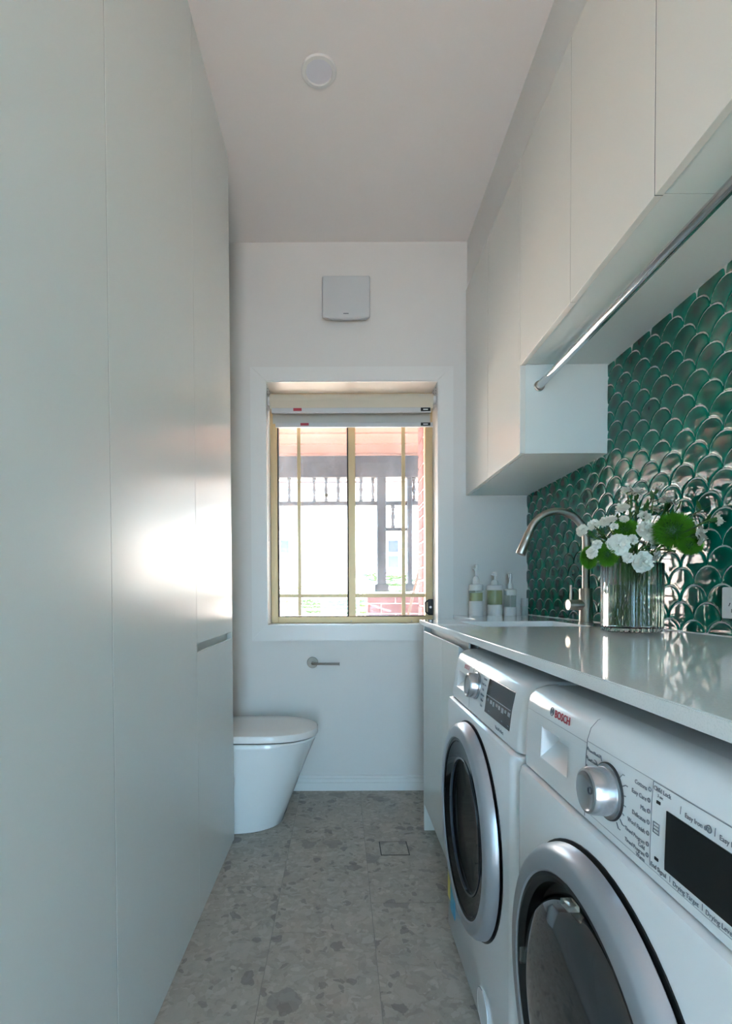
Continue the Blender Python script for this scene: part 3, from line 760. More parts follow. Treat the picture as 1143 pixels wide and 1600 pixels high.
def plate(bm, prof, y0, y1, z0, z1, out=0.0008, inn=0.002):
    """thin plate following the curved panel"""
    zs = [z0] + [z for _, z in prof if z0 < z < z1] + [z1]
    sec = [(on_prof(prof, z) - out, z) for z in zs] + [(on_prof(prof, z) + inn, z) for z in reversed(zs)]
    return prism(bm, sec, 'y', y0, y1)
def recess(root, prof, y0, y1, z0, z1, depth, m):
    """drawer pull: scooped tray drawn as a proud frame with an inward sloping pocket"""
    xa, xb = on_prof(prof, z0) - 0.001, on_prof(prof, z1) - 0.001
    bm = nb()
    o = [Vector((xa, y0, z0)), Vector((xa, y1, z0)), Vector((xb, y1, z1)), Vector((xb, y0, z1))]
    k = 0.003
    f = [Vector((xa, y0 + k, z0 + k)), Vector((xa, y1 - k, z0 + k)), Vector((xb, y1 - k, z1 - k)), Vector((xb, y0 + k, z1 - k))]
    zc = z0 + (z1 - z0) * 0.62
    d = [Vector((xa - 0.0005, y0 + k, z0 + k)), Vector((xa - 0.0005, y1 - k, z0 + k)), Vector((xa + depth, y1 - k, zc)), Vector((xa + depth, y0 + k, zc))]
    V = lambda L_: [bm.verts.new(q) for q in L_]
    o_, f_, d_ = V(o), V(f), V(d)
    for a in range(4): bm.faces.new((o_[a], o_[(a + 1) % 4], f_[(a + 1) % 4], f_[a]))
    bm.faces.new((f_[0], f_[1], d_[1], d_[0])); bm.faces.new(d_); bm.faces.new((d_[3], d_[2], f_[2], f_[3]))
    bm.faces.new((f_[0], d_[0], d_[3], f_[3])); bm.faces.new((f_[1], f_[2], d_[2], d_[1]))
    return obj('drawer_pull', bm, m, root)
def cut_pocket(pn, root, y0, y1, z0, z1, depth):
    """boolean-free pocket: carve the control panel with a box"""
    bb = BASE[root.name]
    cb = D.meshes.new('cut'); bm = B(0.25, 0.33 + depth, y0, y1, z0, z1); bmesh.ops.translate(bm, verts=bm.verts, vec=-bb); bm.to_mesh(cb); bm.free()
    co = D.objects.new('cutter', cb); COL.objects.link(co); co.parent = root
    md = pn.modifiers.new('pocket', 'BOOLEAN'); md.operation = 'DIFFERENCE'; md.object = co; md.solver = 'EXACT'
    dg = bpy.context.evaluated_depsgraph_get(); dg.update()
    me = D.meshes.new_from_object(pn.evaluated_get(dg)); pn.modifiers.clear(); old = pn.data; pn.data = me
    D.objects.remove(co)

# ---- washing machine (far) and its fittings
WY0, WY1 = 0.965, 1.562
wprof = [(0.331, 0.712), (0.3325, 0.74), (0.3375, 0.78), (0.345, 0.815), (0.3525, 0.832), (0.364, 0.842), (0.378, 0.8465), (0.40, 0.847)]
wmo, wpn = machine('washing_machine', 'white front-loading washing machine with dark round door beside the base cabinet', WY0, WY1, 0.331, 0.317, wprof, False)
obj('display', plate(nb(), wprof, 1.031, 1.208, 0.739, 0.816), M_disp2, wmo)
obj('display_line', plate(nb(), wprof, 1.036, 1.204, 0.7775, 0.7790, 0.0012), M_prt_lt, wmo)
for k in range(8):
    y = 1.194 - k * 0.0205
    obj('display_icon', plate(nb(), wprof, y - 0.011 - 0.003 * (k % 2), y, 0.7665 - 0.002 * (k % 3), 0.7725, 0.0012), M_prt_lt, wmo)
for y in (1.18, 1.085, 1.045): obj('display_icon', plate(nb(), wprof, y - 0.008, y, 0.7455, 0.7475, 0.0012), M_prt_lt, wmo)
cut_pocket(wpn, wmo, 1.374, 1.496, 0.748, 0.790, 0.05)
recess(wmo, wprof, 1.370, 1.500, 0.744, 0.793, 0.035, M_wm2)
obj('drawer_seam', plate(nb(), wprof, 1.352, 1.3532, 0.716, 0.842, 0.0004), M_print, wmo)
text('logo', 'BOSCH', M_redlogo, (on_prof(wprof, 0.806) - 0.0012, 1.445, 0.806), 0.016, wmo, ydir=(0.18, 0, 1))
kb = obj('dial', lathe(nb(), [(0.033, 0), (0.033, 0.004), (0.031, 0.005), (0.030, 0.022), (0.028, 0.0255), (0.0255, 0.0265), (0.0235, 0.0245), (0, 0.0235)], (0.337, 1.293, 0.783), (-1, 0, 0.12), 48), M_knob, wmo, smooth=0.6)
rnd = random.Random(5)
for k in range(6):
    zz = 0.806 - k * 0.0125
    text('dial_lettering', ['Cottons', 'Easy Care', 'Mix', 'Delicates', 'Wool', 'Rinse'][k], M_print, (on_prof(wprof, zz) - 0.0012, 1.238, zz), 0.0082, wmo, ydir=(0.14, 0, 1), align='CENTER')
text('model_lettering', 'VarioPerfect', M_print, (0.3305, 1.12, 0.722), 0.011, wmo, align='LEFT')
flp = obj('filter_flap', lathe(nb(), [(0.043, 0), (0.043, 0.0012), (0.041, 0.0018), (0.040, 0.0012), (0, 0.0012)], (0.317, 1.165, 0.075), (-1, 0, 0), 32), M_wm, wmo, smooth=0.5)
obj('flap_slot', tube(nb(), [(0.3155, 1.165 + 0.041 * math.cos(a), 0.075 + 0.041 * math.sin(a)) for a in [0.25 * PI + 0.07 * k for k in range(12)]], 0.0012, 6), M_print, flp)
# rating stickers hanging at the far lower corner
st = thing('rating_sticker', 'yellow and blue rating sticker low on the washing machine front', 'sticker', (0.316, 1.5, 0.12))
def sticker(col, y0, y1, z0, z1, nm):
    obj(nm, B(0.3150, 0.3165, y0, y1, z0, z1), mat(nm + '_ink', col, 0.4), st)
sticker((226, 206, 90), 1.505, 1.537, 0.12, 0.29, 'energy_panel')
sticker((206, 70, 60), 1.509, 1.533, 0.245, 0.275, 'rating_arch'); sticker((40, 150, 190), 1.445, 1.503, 0.10, 0.27, 'water_panel')
st.children[1].location.x -= 0.0006
text('sticker_lettering', 'WATER', M_white, (0.3148, 1.498, 0.235), 0.013, st.children[2])
text('sticker_lettering', 'ENERGY', M_black, (0.3148, 1.535, 0.228), 0.007, st.children[0])

# ---- dryer (near)
DY0, DY1 = 0.345, 0.943
dprof = [(0.3275, 0.710), (0.3275, 0.74), (0.329, 0.79), (0.331, 0.815), (0.3355, 0.830), (0.345, 0.841), (0.360, 0.846), (0.382, 0.847)]
dro, dpn = machine('dryer', 'white front-loading dryer with domed silver-ringed door next to the washing machine', DY0, DY1, 0.3275, 0.316, dprof, True, 0.437)
cut_pocket(dpn, dro, 0.755, 0.853, 0.745, 0.7925, 0.05)
recess(dro, dprof, 0.751, 0.857, 0.741, 0.7965, 0.035, M_wm2)
def line(y0, y1, z0, z1, m=M_print, o=0.0004): return obj('panel_line', plate(nb(), dprof, y0, y1, z0, z1, o), m, dro)
line(0.7005, 0.7015, 0.712, 0.842); line(0.7015, 0.925, 0.8095, 0.8102, M_prt_lt)
line(0.345 + 0.03, 0.7005, 0.8125, 0.8131, M_prt_lt); line(0.5517, 0.5522, 0.722, 0.8125); line(0.37, 0.5517, 0.8118, 0.8124)
line(0.37, 0.7005, 0.7195, 0.7200, M_prt_lt)
obj('display', plate(nb(), dprof, 0.395, 0.526, 0.731, 0.791, 0.001), M_disp, dro)
kb = obj('dial', lathe(nb(), [(0.033, 0.0004), (0.033, 0.003), (0.029, 0.004), (0.0285, 0.024), (0.0265, 0.0285), (0.0235, 0.0295), (0.021, 0.0275), (0.010, 0.024), (0, 0.0235)], (0.3285, 0.640, 0.768), (-1, 0, 0.03), 56), M_knob, dro, smooth=0.6)
obj('dial_collar', lathe(nb(), [(0.0345, 0), (0.0345, 0.0022), (0.030, 0.0026)], (0.3285, 0.640, 0.768), (-1, 0, 0.03), 48, close=False), M_gasket, kb, smooth=0.6)
ang = [(-1, 0, 0.03)]
obj('dial_mark', lathe(nb(), [(0.0045, 0.0240), (0.0045, 0.0247), (0.0036, 0.0247), (0.0036, 0.0240)], (0.3285, 0.640, 0.768), (-1, 0, 0.03), 20, close=False), M_print, kb)
# logo: ringed emblem and red word
lz = 0.8235
text('logo', 'BOSCH', M_redlogo, (on_prof(dprof, lz - 0.004) - 0.0012, 0.811, lz - 0.0045), 0.0165, dro, ydir=(0.12, 0, 1), bold=0.0003)
em = obj('emblem', lathe(nb(), [(0.0068, 0), (0.0068, 0.0008), (0.0056, 0.0008), (0.0056, 0)], (on_prof(dprof, lz) - 0.0002, 0.824, lz + 0.001), (-1, 0, 0.12), 24, close=False), M_print, dro)
for dy in (-0.0025, 0.0025): obj('emblem_bar', B(on_prof(dprof, lz) - 0.001, on_prof(dprof, lz), 0.824 + dy - 0.0006, 0.824 + dy + 0.0006, lz - 0.0035, lz + 0.0055), M_print, em)
obj('emblem_bar', B(on_prof(dprof, lz) - 0.001, on_prof(dprof, lz), 0.8215, 0.8265, lz + 0.0004, lz + 0.0016), M_print, em)
def dt(s, y, z, size=0.0078, align='LEFT'):
    text('panel_lettering', s, M_print, (on_prof(dprof, z) - 0.001, y, z), size, dro, ydir=(0.02, 0, 1), align=align)
for k, s in enumerate(['Cottons', 'Easy Care', 'Mix', 'Delicates', 'Wool Finish']): dt(s, 0.5605, 0.7985 - k * 0.0118, 0.0070, 'RIGHT')
dt('Timed Program', 0.5605, 0.7395, 0.0062, 'RIGHT'); dt('Cold', 0.5605, 0.7335, 0.0062, 'RIGHT'); dt('Timed Program', 0.5605, 0.7265, 0.0062, 'RIGHT'); dt('Warm', 0.5605, 0.7205, 0.0062, 'RIGHT')
for k, s in enumerate(['Duvet/Blanket', 'Lint/Down', 'Super 40', 'Towels', 'Shirts', 'Sport', 'Hygiene']): dt(s, 0.6945, 0.8010 - k * 0.0118, 0.0056)
for k in range(7):       # little symbols beside the programmes
    zz = 0.8015 - k * 0.0118
    obj('symbol', lathe(nb(), [(0.0026, 0), (0.0026, 0.0006), (0.0019, 0.0006), (0.0019, 0)], (on_prof(dprof, zz) - 0.0002, 0.5567, zz), (-1, 0, 0), 6 + k % 3, close=False), M_print, dro)
    obj('symbol', lathe(nb(), [(0.0022, 0), (0.0022, 0.0006), (0.0015, 0.0006), (0.0015, 0)], (on_prof(dprof, zz + .0025) - 0.0002, 0.6976, zz + .0025), (-1, 0, 0), 5 + k % 3, close=False), M_print, dro)
# programme tick marks round the dial
for s_, angs in ((-1, (46, 29, 12, -5, -22, -38, -54)), (1, (58, 38))):
    for a in angs:
        t_ = math.radians(a); c, s = math.cos(t_), math.sin(t_)
        def pt(r): return Vector((on_prof(dprof, 0.768 + r * s) - 0.0006, 0.640 + s_ * r * c, 0.768 + r * s))
        L0 = 0.0035 if abs(a) < 28 else 0.007
        p0, p1 = pt(0.036), pt(0.036 + L0); p2 = p1 + Vector((0, s_ * (0.004 if abs(a) >= 28 else 0.0001), 0))
        obj('tick', tube(nb(), [p0, p1, p2], 0.0006, 4), M_print, dro)
dt('Child Lock', 0.5495, 0.8045, 0.0066); dt('3 sec', 0.5420, 0.7990, 0.0045)
obj('button_mark', plate(nb(), dprof, 0.5375, 0.5435, 0.7920, 0.7950, 0.0008), M_gasket, dro)
for k in range(4): obj('button_mark', plate(nb(), dprof, 0.5375, 0.5475, 0.7600 + k * 0.0036, 0.7606 + k * 0.0036, 0.0008), M_print, dro)
for y in (0.5375, 0.5475): obj('button_mark', plate(nb(), dprof, y - 0.0003, y + 0.0003, 0.7600, 0.7714, 0.0008), M_print, dro)
obj('button_mark', plate(nb(), dprof, 0.5375, 0.5435, 0.7330, 0.7360, 0.0008), M_gasket, dro)
dt('End Signal', 0.5495, 0.7235, 0.0066)
for y in (0.506, 0.459, 0.412):
    line(y, y + 0.0005, 0.796, 0.8035); line(y + 0.012, y + 0.0125, 0.7225, 0.7285)
dt("Easy Iron 60'", 0.4985, 0.7965, 0.0066); dt('Easy Iron', 0.4525, 0.7965, 0.0066); dt('Start', 0.406, 0.7965, 0.0066)
dt('Drying Target', 0.5125, 0.7228, 0.0066); dt('Drying Level', 0.466, 0.7228, 0.0066)
obj('symbol', lathe(nb(), [(0.0036, 0), (0.0036, 0.0006), (0.0028, 0.0006), (0.0028, 0)], (on_prof(dprof, 0.799) - 0.0002, 0.4665, 0.7992), (-1, 0, 0), 20, close=False), M_print, dro)
# ================================================================== BLINDS
zt_ = WZ1
def blind(nm, lab, yc, ztube, rtube, fx0, fx1, zrail0, zrail1, yf, fab, red_u, rx0, rx1):
    t = thing(nm, lab, 'blind', ((WX0 + WX1) / 2, yc, zrail0))
    obj('roll', cyl(nb(), (fx0, yc, ztube), (fx1, yc, ztube), rtube, 28), fab, t, smooth=0.6)
    obj('fabric', B(fx0 + 0.002, fx1 - 0.002, yf - 0.0006, yf + 0.0006, zrail1 - 0.003, ztube), fab, t)
    r_ = obj('bottom_rail', B(rx0, rx1, yf - 0.008, yf + 0.008, zrail0, zrail1, 0.003), M_rail, t)
    h = zrail1 - zrail0
    a, b = at_y(red_u, 640, yf - 0.008).x, at_y(red_u + 13, 640, yf - 0.008).x
    obj('red_label', B(a, b, yf - 0.0088, yf - 0.007, zrail0 + h * .35, zrail1 - h * .08), M_red, r_)
    a, b = at_y(657, 640, yf - 0.008).x, at_y(672, 640, yf - 0.008).x
    bl = obj('black_label', B(a, b, yf - 0.0088, yf - 0.007, zrail0 + h * .2, zrail1 - h * .1), M_black, r_)
    obj('label_mark', B(a + (b - a) * .25, a + (b - a) * .75, yf - 0.0092, yf - 0.0086, zrail0 + h * .45, zrail0 + h * .65), M_white, bl)
    return t
YA = YW + 0.040; YBk = YW + 0.105
zz = lambda v, y: at_y(550, v, y).z
b1 = blind('roller_blind', 'cream roller blind rolled up highest in the window reveal', YA, zz(626, YA), 0.032, WX0 + 0.014, WX1 - 0.018, zz(645.5, YA - .03), zz(637.5, YA - .03), YA - 0.030, M_blind, 458, at_y(424, 640, YA - .03).x, at_y(673, 640, YA - .03).x)
b2 = blind('roller_blind', 'grey roller blind hanging just lower, behind the cream one', YBk, zz(634, YBk), 0.021, WX0 + 0.02, WX1 - 0.022, zz(668.5, YBk - .02), zz(661.5, YBk - .02), YBk - 0.027, M_blind2, 469, at_y(430, 660, YBk - .03).x, at_y(676, 660, YBk - .03).x)
for x0, x1 in ((WX0 + 0.0005, WX0 + 0.0035), (WX1 - 0.0035, WX1 - 0.0005)):
    for (bb, y) in ((b1, YA), (b2, YBk)):
        z = zz(626, y)
        br = obj('bracket', B(x0, x1, y - 0.034, y + 0.030, z - 0.045, WZ1 - 0.001, 0.001, 1), M_rail, bb)
        xi = x1 if x0 < 0 else x0; sg = 1 if x0 < 0 else -1
        obj('clutch', cyl(nb(), (xi, y, z), (xi + sg * 0.016, y, z), 0.022, 24), M_white, bb, smooth=0.6)
        for k in range(3):
            obj('screw', lathe(nb(), [(0.0035, 0), (0.003, 0.001), (0, 0.0014)], (xi, y - 0.02, z + 0.028 + k * 0.014), (sg, 0, 0), 10), M_gasket, br)
ch = nb()
for k in range(110):
    zc_ = zz(640, YA) - k * 0.0062
    lathe(ch, [(0, -0.0022), (0.0019, -0.0011), (0.0022, 0), (0.0019, 0.0011), (0, 0.0022)], (WX0 + 0.006 + 0.0008 * math.sin(k * .1), YA - 0.026, zc_), (0, 0, 1), 6)
co_ = obj('bead_chain', ch, M_chrome, b1); co_['kind'] = 'stuff'

# ================================================================== WALL AND CEILING FITTINGS
fy = YW - 0.055
a0, a1 = at_y(503, 495.6, fy), at_y(578, 429.5, fy)
ef = thing('exhaust_fan', 'square white exhaust fan cover mounted above the window', 'fan', ((a0.x + a1.x) / 2, YW, a0.z))
obj('housing', B(a0.x + 0.012, a1.x - 0.012, YW - 0.035, YW - 0.0003, a0.z + 0.01, a1.z - 0.012, 0.008), M_fan, ef)
cvr = B(a0.x, a1.x, fy, YW - 0.036, a0.z, a1.z, 0.009, 3)
obj('cover', cvr, M_fan, ef, smooth=0.6)
obj('lip', prism(nb(), [(a0.x + 0.01, a0.z + 0.002), (a1.x - 0.01, a0.z + 0.002), (a1.x - 0.04, a0.z - 0.0045), ((a0.x + a1.x) / 2, a0.z - 0.008), (a0.x + 0.04, a0.z - 0.0045)], 'y', fy + 0.004, YW - 0.036), M_fan, ef)
obj('logo_mark', B((a0.x + a1.x) / 2 - 0.014, (a0.x + a1.x) / 2 + 0.012, fy - 0.0006, fy + 0.0005, a0.z + 0.0155, a0.z + 0.0195), M_print, ef)
lc = at_z(498, 111, CEIL)
dl = thing('downlight', 'round white recessed downlight in the ceiling, switched off', 'light', (lc.x, lc.y, CEIL))
obj('trim_ring', lathe(nb(), [(0.060, 0.0), (0.060, 0.003), (0.057, 0.006), (0.046, 0.007), (0.044, 0.003), (0.044, 0.0)], (lc.x, lc.y, CEIL), (0, 0, -1), 48, close=False), M_white, dl, smooth=0.5)
obj('diffuser', lathe(nb(), [(0.0438, 0.0005), (0.0438, 0.003), (0.03, 0.0038), (0, 0.004)], (lc.x, lc.y, CEIL), (0, 0, -1), 40), mat('diffuser', (226, 226, 234), 0.4), dl, smooth=0.5)
# toilet roll holder
hp = at_y(488, 1035, YW - 0.004)
th = thing('toilet_roll_holder', 'brushed metal toilet roll holder on the wall below the window', 'holder', (hp.x, YW, hp.z))
obj('wall_plate', lathe(nb(), [(0.0285, 0), (0.0285, 0.007), (0.026, 0.010), (0, 0.0105)], (hp.x, YW - 0.0003, hp.z), (0, -1, 0), 32), M_nickel2, th, smooth=0.6)
ya = YW - 0.062; e0 = at_y(489.5, 1037.4, ya); e1 = at_y(530, 1037.4, ya)
obj('arm', tube(nb(), [(hp.x, YW - 0.010, hp.z), (hp.x, ya + 0.012, hp.z), (hp.x + 0.004, ya + 0.003, hp.z - .001), (hp.x + 0.014, ya, e0.z), (e1.x, ya, e1.z)], 0.0058, 14), M_nickel2, th, smooth=0.8)
obj('end_stop', lathe(nb(), [(0.0085, 0), (0.0085, 0.003), (0, 0.0032)], (e1.x - 0.002, ya, e1.z), (1, 0, 0), 20), M_nickel2, th)
# power outlet on the tiles
q0 = at_x(1132.8, 917.4, XW - 0.012); q1 = at_x(1132.8, 966, XW - 0.012)
po = thing('power_outlet', 'white double power outlet on the green tiles near the vase', 'outlet', (XW - 0.012, q0.y - 0.057, q1.z))
obj('plate', B(XW - 0.0215, XW - 0.0108, q0.y - 0.116, q0.y, q1.z, q0.z, 0.003), M_white, po)
for dy in (0.034, 0.082):
    yc = q0.y - dy; zc = (q0.z + q1.z) / 2
    sw = obj('switch', B(XW - 0.0235, XW - 0.021, yc - 0.007, yc + 0.007, zc + 0.012, zc + 0.027, 0.001, 1), M_white, po)
    for ddy, dz, r in ((0.007, -0.004, 0.5), (-0.007, -0.004, -0.5), (0, -0.019, 0)):
        bm = B(XW - 0.0219, XW - 0.0212, yc + ddy - 0.001, yc + ddy + 0.001, zc + dz - 0.0045, zc + dz + 0.0045)
        bmesh.ops.rotate(bm, verts=bm.verts, cent=(XW, yc + ddy, zc + dz), matrix=Matrix.Rotation(r, 3, 'X')); obj('socket_slot', bm, M_gasket, po)
# floor drain
d0 = (0.1534, 2.1227 - 0.1127)
fd = thing('floor_drain', 'square tile-insert floor drain in the grey floor', 'drain', (0.21, 2.066, 0))
bm = nb(); x0, x1, y0, y1 = 0.1534, 0.2661, 2.010, 2.1227; w = 0.0038
for a in ((x0, x1, y0, y0 + w), (x0, x1, y1 - w, y1), (x0, x0 + w, y0 + w, y1 - w), (x1 - w, x1, y0 + w, y1 - w)): box(bm, *a, 0.0002, 0.0010)
obj('frame_slot', bm, M_black, fd); obj('tile_insert', B(x0 + w, x1 - w, y0 + w, y1 - w, 0.0002, 0.0014), M_floor, fd)

# ================================================================== TOILET
YT = 2.365
tl = thing('toilet', 'white floor-standing toilet with closed lid behind the tall cabinet', 'toilet', (-0.45, YT, 0))
def dshape(x0, xt, hw, n=20, p=2.3):
    """outline from the back (x0) to the front tip (xt)"""
    xs = xt - hw * 1.28; pts = [(x0, -hw), ]
    pts = [(x0, -hw * 0.96), ((x0 + xs) / 2, -hw * 0.995)]
    for k in range(n + 1):
        a = -PI / 2 + PI * k / n; c, s = math.cos(a), math.sin(a)
        pts.append((xs + (xt - xs) * abs(c) ** (2 / p), hw * math.copysign(abs(s) ** (2 / p), s)))
    pts += [((x0 + xs) / 2, hw * 0.995), (x0, hw * 0.96)]
    return pts
def loft(secs, cap0=True, cap1=True):
    bm = nb(); R = []
    for z, o in secs: R.append([bm.verts.new((x, YT + y, z)) for x, y in o])
    n = len(R[0])
    for A, Bq in zip(R[:-1], R[1:]):
        for k in range(n): bm.faces.new((A[k], A[(k + 1) % n], Bq[(k + 1) % n], Bq[k]))
    if cap0: bm.faces.new(R[0])
    if cap1: bm.faces.new(R[-1])
    return bm
xb_ = XL + 0.002; XT = -0.100
secs = []
for z, xt, hw in ((0.0, -0.262, 0.172), (0.004, -0.256, 0.178), (0.10, -0.222, 0.181), (0.20, -0.183, 0.184), (0.30, -0.142, 0.187), (0.36, -0.116, 0.188), (0.376, -0.108, 0.188), (0.382, -0.113, 0.184)):
    secs.append((z, dshape(xb_, xt, hw)))
obj('bowl', loft(secs), M_ceram, tl, smooth=0.7)
obj('hinge_gap', loft([(0.382, dshape(xb_ + 0.05, XT - 0.02, 0.176)), (0.387, dshape(xb_ + 0.05, XT - 0.02, 0.176))]), M_gap, tl)
obj('lid', loft([(0.387, dshape(xb_ + 0.04, XT - 0.006, 0.186)), (0.389, dshape(xb_ + 0.04, XT - 0.002, 0.1895)), (0.410, dshape(xb_ + 0.04, XT - 0.002, 0.1895)), (0.417, dshape(xb_ + 0.04, XT - 0.006, 0.186)), (0.4195, dshape(xb_ + 0.04, XT - 0.020, 0.174)), (0.4215, dshape(xb_ + 0.04, XT - 0.09, 0.11))]), M_seat, tl, smooth=0.6)
bm = lathe(nb(), [(0.020, 0), (0.020, 0.003), (0.016, 0.004), (0, 0.004)], (-0.250, YT - 0.05, 0.052), (1, -0.35, -0.3), 20)
obj('fixing_cap', bm, M_gasket, tl, smooth=0.6)
# ================================================================== TAP
tx, ty = 0.890, 1.905
tp = thing('kitchen_tap', 'brushed nickel gooseneck tap behind the sink', 'tap', (tx, ty, ZB))
obj('base_column', lathe(nb(), [(0.0255, 0), (0.0255, 0.004), (0.0235, 0.006), (0.0235, 0.124), (0.0225, 0.1265), (0.016, 0.1265)], (tx, ty, ZB), (0, 0, 1), 36), M_nickel, tp, smooth=0.6)
pts = [(tx, ty, ZB + 0.125), (tx, ty, ZB + 0.20), (tx, ty, ZB + 0.28)]
RA = 0.105; zc = ZB + 0.295
for k in range(15):
    a = PI * 0.90 * k / 14
    pts.append((tx - RA + RA * math.cos(a), ty - 0.0, zc + RA * math.sin(a) * 1.05))
e = Vector(pts[-1]); dirn = (Vector(pts[-1]) - Vector(pts[-2])).normalized()
obj('neck', tube(nb(), pts, 0.0135, 18), M_nickel, tp, smooth=0.8)
hd = obj('spray_head', lathe(nb(), [(0.0137, -0.002), (0.0155, 0.004), (0.0155, 0.03), (0.0150, 0.032), (0.0155, 0.034), (0.0178, 0.082), (0.0165, 0.085), (0.010, 0.085)], e, dirn, 28), M_nickel, tp, smooth=0.6)
mdir = Vector((-0.995, -0.08, 0)).normalized(); mc = Vector((tx, ty, ZB + 0.067))
hb_ = obj('mixer_body', lathe(nb(), [(0.019, 0.010), (0.019, 0.066), (0.0182, 0.0675), (0, 0.0678)], mc, mdir, 30), M_nickel, tp, smooth=0.6)
lv = mc + mdir * 0.056
obj('lever', tube(nb(), [lv + Vector((0, 0, 0.010)), lv + Vector((0, 0, 0.05)), lv + Vector((0, 0, 0.072))], 0.0042, 10), M_nickel, hb_, smooth=0.8)

# ================================================================== BOTTLES
def bottle(x, y, r, h, zs, lab, liquid, kind='pump'):
    t = thing('soap_bottle', lab, 'bottle', (x, y, ZB))
    z = ZB; s0, c0, c1 = zs    # sleeve top, collar bottom, collar top (metres above bench)
    c = (x, y, z)
    obj('base_sleeve', lathe(nb(), [(r - .002, 0), (r, .003), (r, s0 - .001), (r - .001, s0)], c, (0, 0, 1), 32), M_white, t, smooth=0.6)
    obj('body', lathe(nb(), [(r - .003, s0), (r - .0025, c0)], c, (0, 0, 1), 32, close=False), M_clearp, t, smooth=True)
    if liquid:
        lt = s0 + (c0 - s0) * liquid
        obj('liquid', lathe(nb(), [(r - .0042, s0 + .0005), (r - .0042, lt)], c, (0, 0, 1), 32), M_soap, t, smooth=0.6)
    obj('dip_tube', cyl(nb(), (x, y, z + s0), (x, y, z + c0), 0.003, 8), M_white, t)
    obj('collar', lathe(nb(), [(r, c0), (r, c1 - .004), (r - .003, c1), (0.016, c1 + .002)], c, (0, 0, 1), 32), M_white, t, smooth=0.6)
    k = h - c1
    if kind == 'pump':
        obj('pump_neck', lathe(nb(), [(0.0165, c1 + .001), (0.0165, c1 + k * .25), (0.011, c1 + k * .38), (0.0055, c1 + k * .42), (0.005, c1 + k * .8)], c, (0, 0, 1), 24), M_white, t, smooth=0.7)
        hd = lathe(nb(), [(0.0095, h - k * .30), (0.0105, h - k * .27), (0.0105, h - 0.003), (0.0085, h)], c, (0, 0, 1), 20)
        tube(hd, [(x, y, z + h - k * .15), (x - 0.012, y - 0.008, z + h - k * .15), (x - 0.020, y - 0.012, z + h - k * .22)], [0.006, 0.0055, 0.004], 10)
        obj('pump_head', hd, M_white, t, smooth=0.6)
    else:
        obj('pump_neck', lathe(nb(), [(0.013, c1 + .001), (0.0125, c1 + k * .30), (0.010, c1 + k * .36)], c, (0, 0, 1), 24), M_white, t, smooth=0.7)
        hd = lathe(nb(), [(0.0095, c1 + k * .33), (0.006, c1 + k * .5), (0.0085, c1 + k * .68), (0.007, c1 + k * .96), (0.004, h)], c, (0, 0, 1), 16)
        tube(hd, [(x, y, z + c1 + k * .66), (x - 0.010, y - 0.006, z + c1 + k * .72), (x - 0.0125, y - 0.008, z + c1 + k * .98)], [0.004, 0.0038, 0.003], 8)
        obj('spray_head', hd, M_clearp if False else M_white, t, smooth=0.6)
    return t
bx = lambda u, y: at_y(u, 940, y).x
yb = 2.595
bottle(bx(743.3, yb), yb, 0.0345, 0.252, (0.072, 0.124, 0.155), 'tallest soap pump bottle, white with yellow liquid, by the window casing', 0.78)
bottle(bx(772.5, yb), yb, 0.0385, 0.215, (0.054, 0.126, 0.150), 'squat soap pump bottle with yellow liquid, in the middle of the three bottles', 0.97)
bottle(bx(796.8, yb), yb, 0.0305, 0.208, (0.042, 0.099, 0.130), 'small clear spray bottle with white base and no yellow liquid', 0, 'spray')
sb = thing('travel_bottle', 'tiny frosted bottle with white cap in the bench corner', 'bottle', (bx(819.5, 2.64), 2.64, ZB))
c = (bx(819.5, 2.64), 2.64, ZB)
obj('body', lathe(nb(), [(0.014, 0), (0.0155, 0.002), (0.0155, 0.042), (0.014, 0.044)], c, (0, 0, 1), 24), M_frost, sb, smooth=0.6)
obj('cap', lathe(nb(), [(0.015, 0.044), (0.0165, 0.0445), (0.0165, 0.083), (0.015, 0.0845), (0, 0.0845)], c, (0, 0, 1), 24), M_white, sb, smooth=0.6)
# ================================================================== VASE AND FLOWERS
vx, vy, VR, VH = at_y(986, 980, 1.5).x, 1.50, 0.0785, 0.192
vs = thing('glass_vase', 'clear ribbed glass vase holding flowers on the benchtop', 'vase', (vx, vy, ZB))
NR = 38
def rib(t): return 1 + 0.018 * math.cos(NR * t)
bm = nb()
segs = NR * 6
prof_o = [(0.0, 0.0), (VR - .006, 0.0), (VR - .001, 0.003), (VR, 0.010), (VR, VH * .5), (VR, VH - .002), (VR - .0015, VH)]
prof_i = [(VR - .005, VH), (VR - .006, VH - .002), (VR - .006, VH * .5), (VR - .006, 0.016), (VR - .012, 0.011), (0, 0.011)]
a_, e1, e2 = frame_for((0, 0, 1)); cc = Vector((vx, vy, ZB + 0.0004)); rings = []
for i, (r, h) in enumerate(prof_o + prof_i):
    if r < 1e-6: rings.append([bm.verts.new(cc + a_ * h)]); continue
    f = rib if 1 < i < len(prof_o) else (lambda t: 1)
    rings.append([bm.verts.new(cc + a_ * h + (e1 * math.cos(2 * PI * k / segs) + e2 * math.sin(2 * PI * k / segs)) * r * f(2 * PI * k / segs)) for k in range(segs)])
for A, Bq in zip(rings[:-1], rings[1:]):
    for k in range(segs):
        k2 = (k + 1) % segs
        if len(A) == 1: bm.faces.new((A[0], Bq[k2], Bq[k]))
        elif len(Bq) == 1: bm.faces.new((A[k], A[k2], Bq[0]))
        else: bm.faces.new((A[k], A[k2], Bq[k2], Bq[k]))
obj('glass', bm, M_glass, vs, smooth=0.8)
WL = 0.132
obj('water', lathe(nb(), [(0, 0.0118), (VR - .0135, 0.0118), (VR - .0066, 0.017), (VR - .0066, WL), (0, WL)], cc, (0, 0, 1), 64), M_water, vs, smooth=0.7)

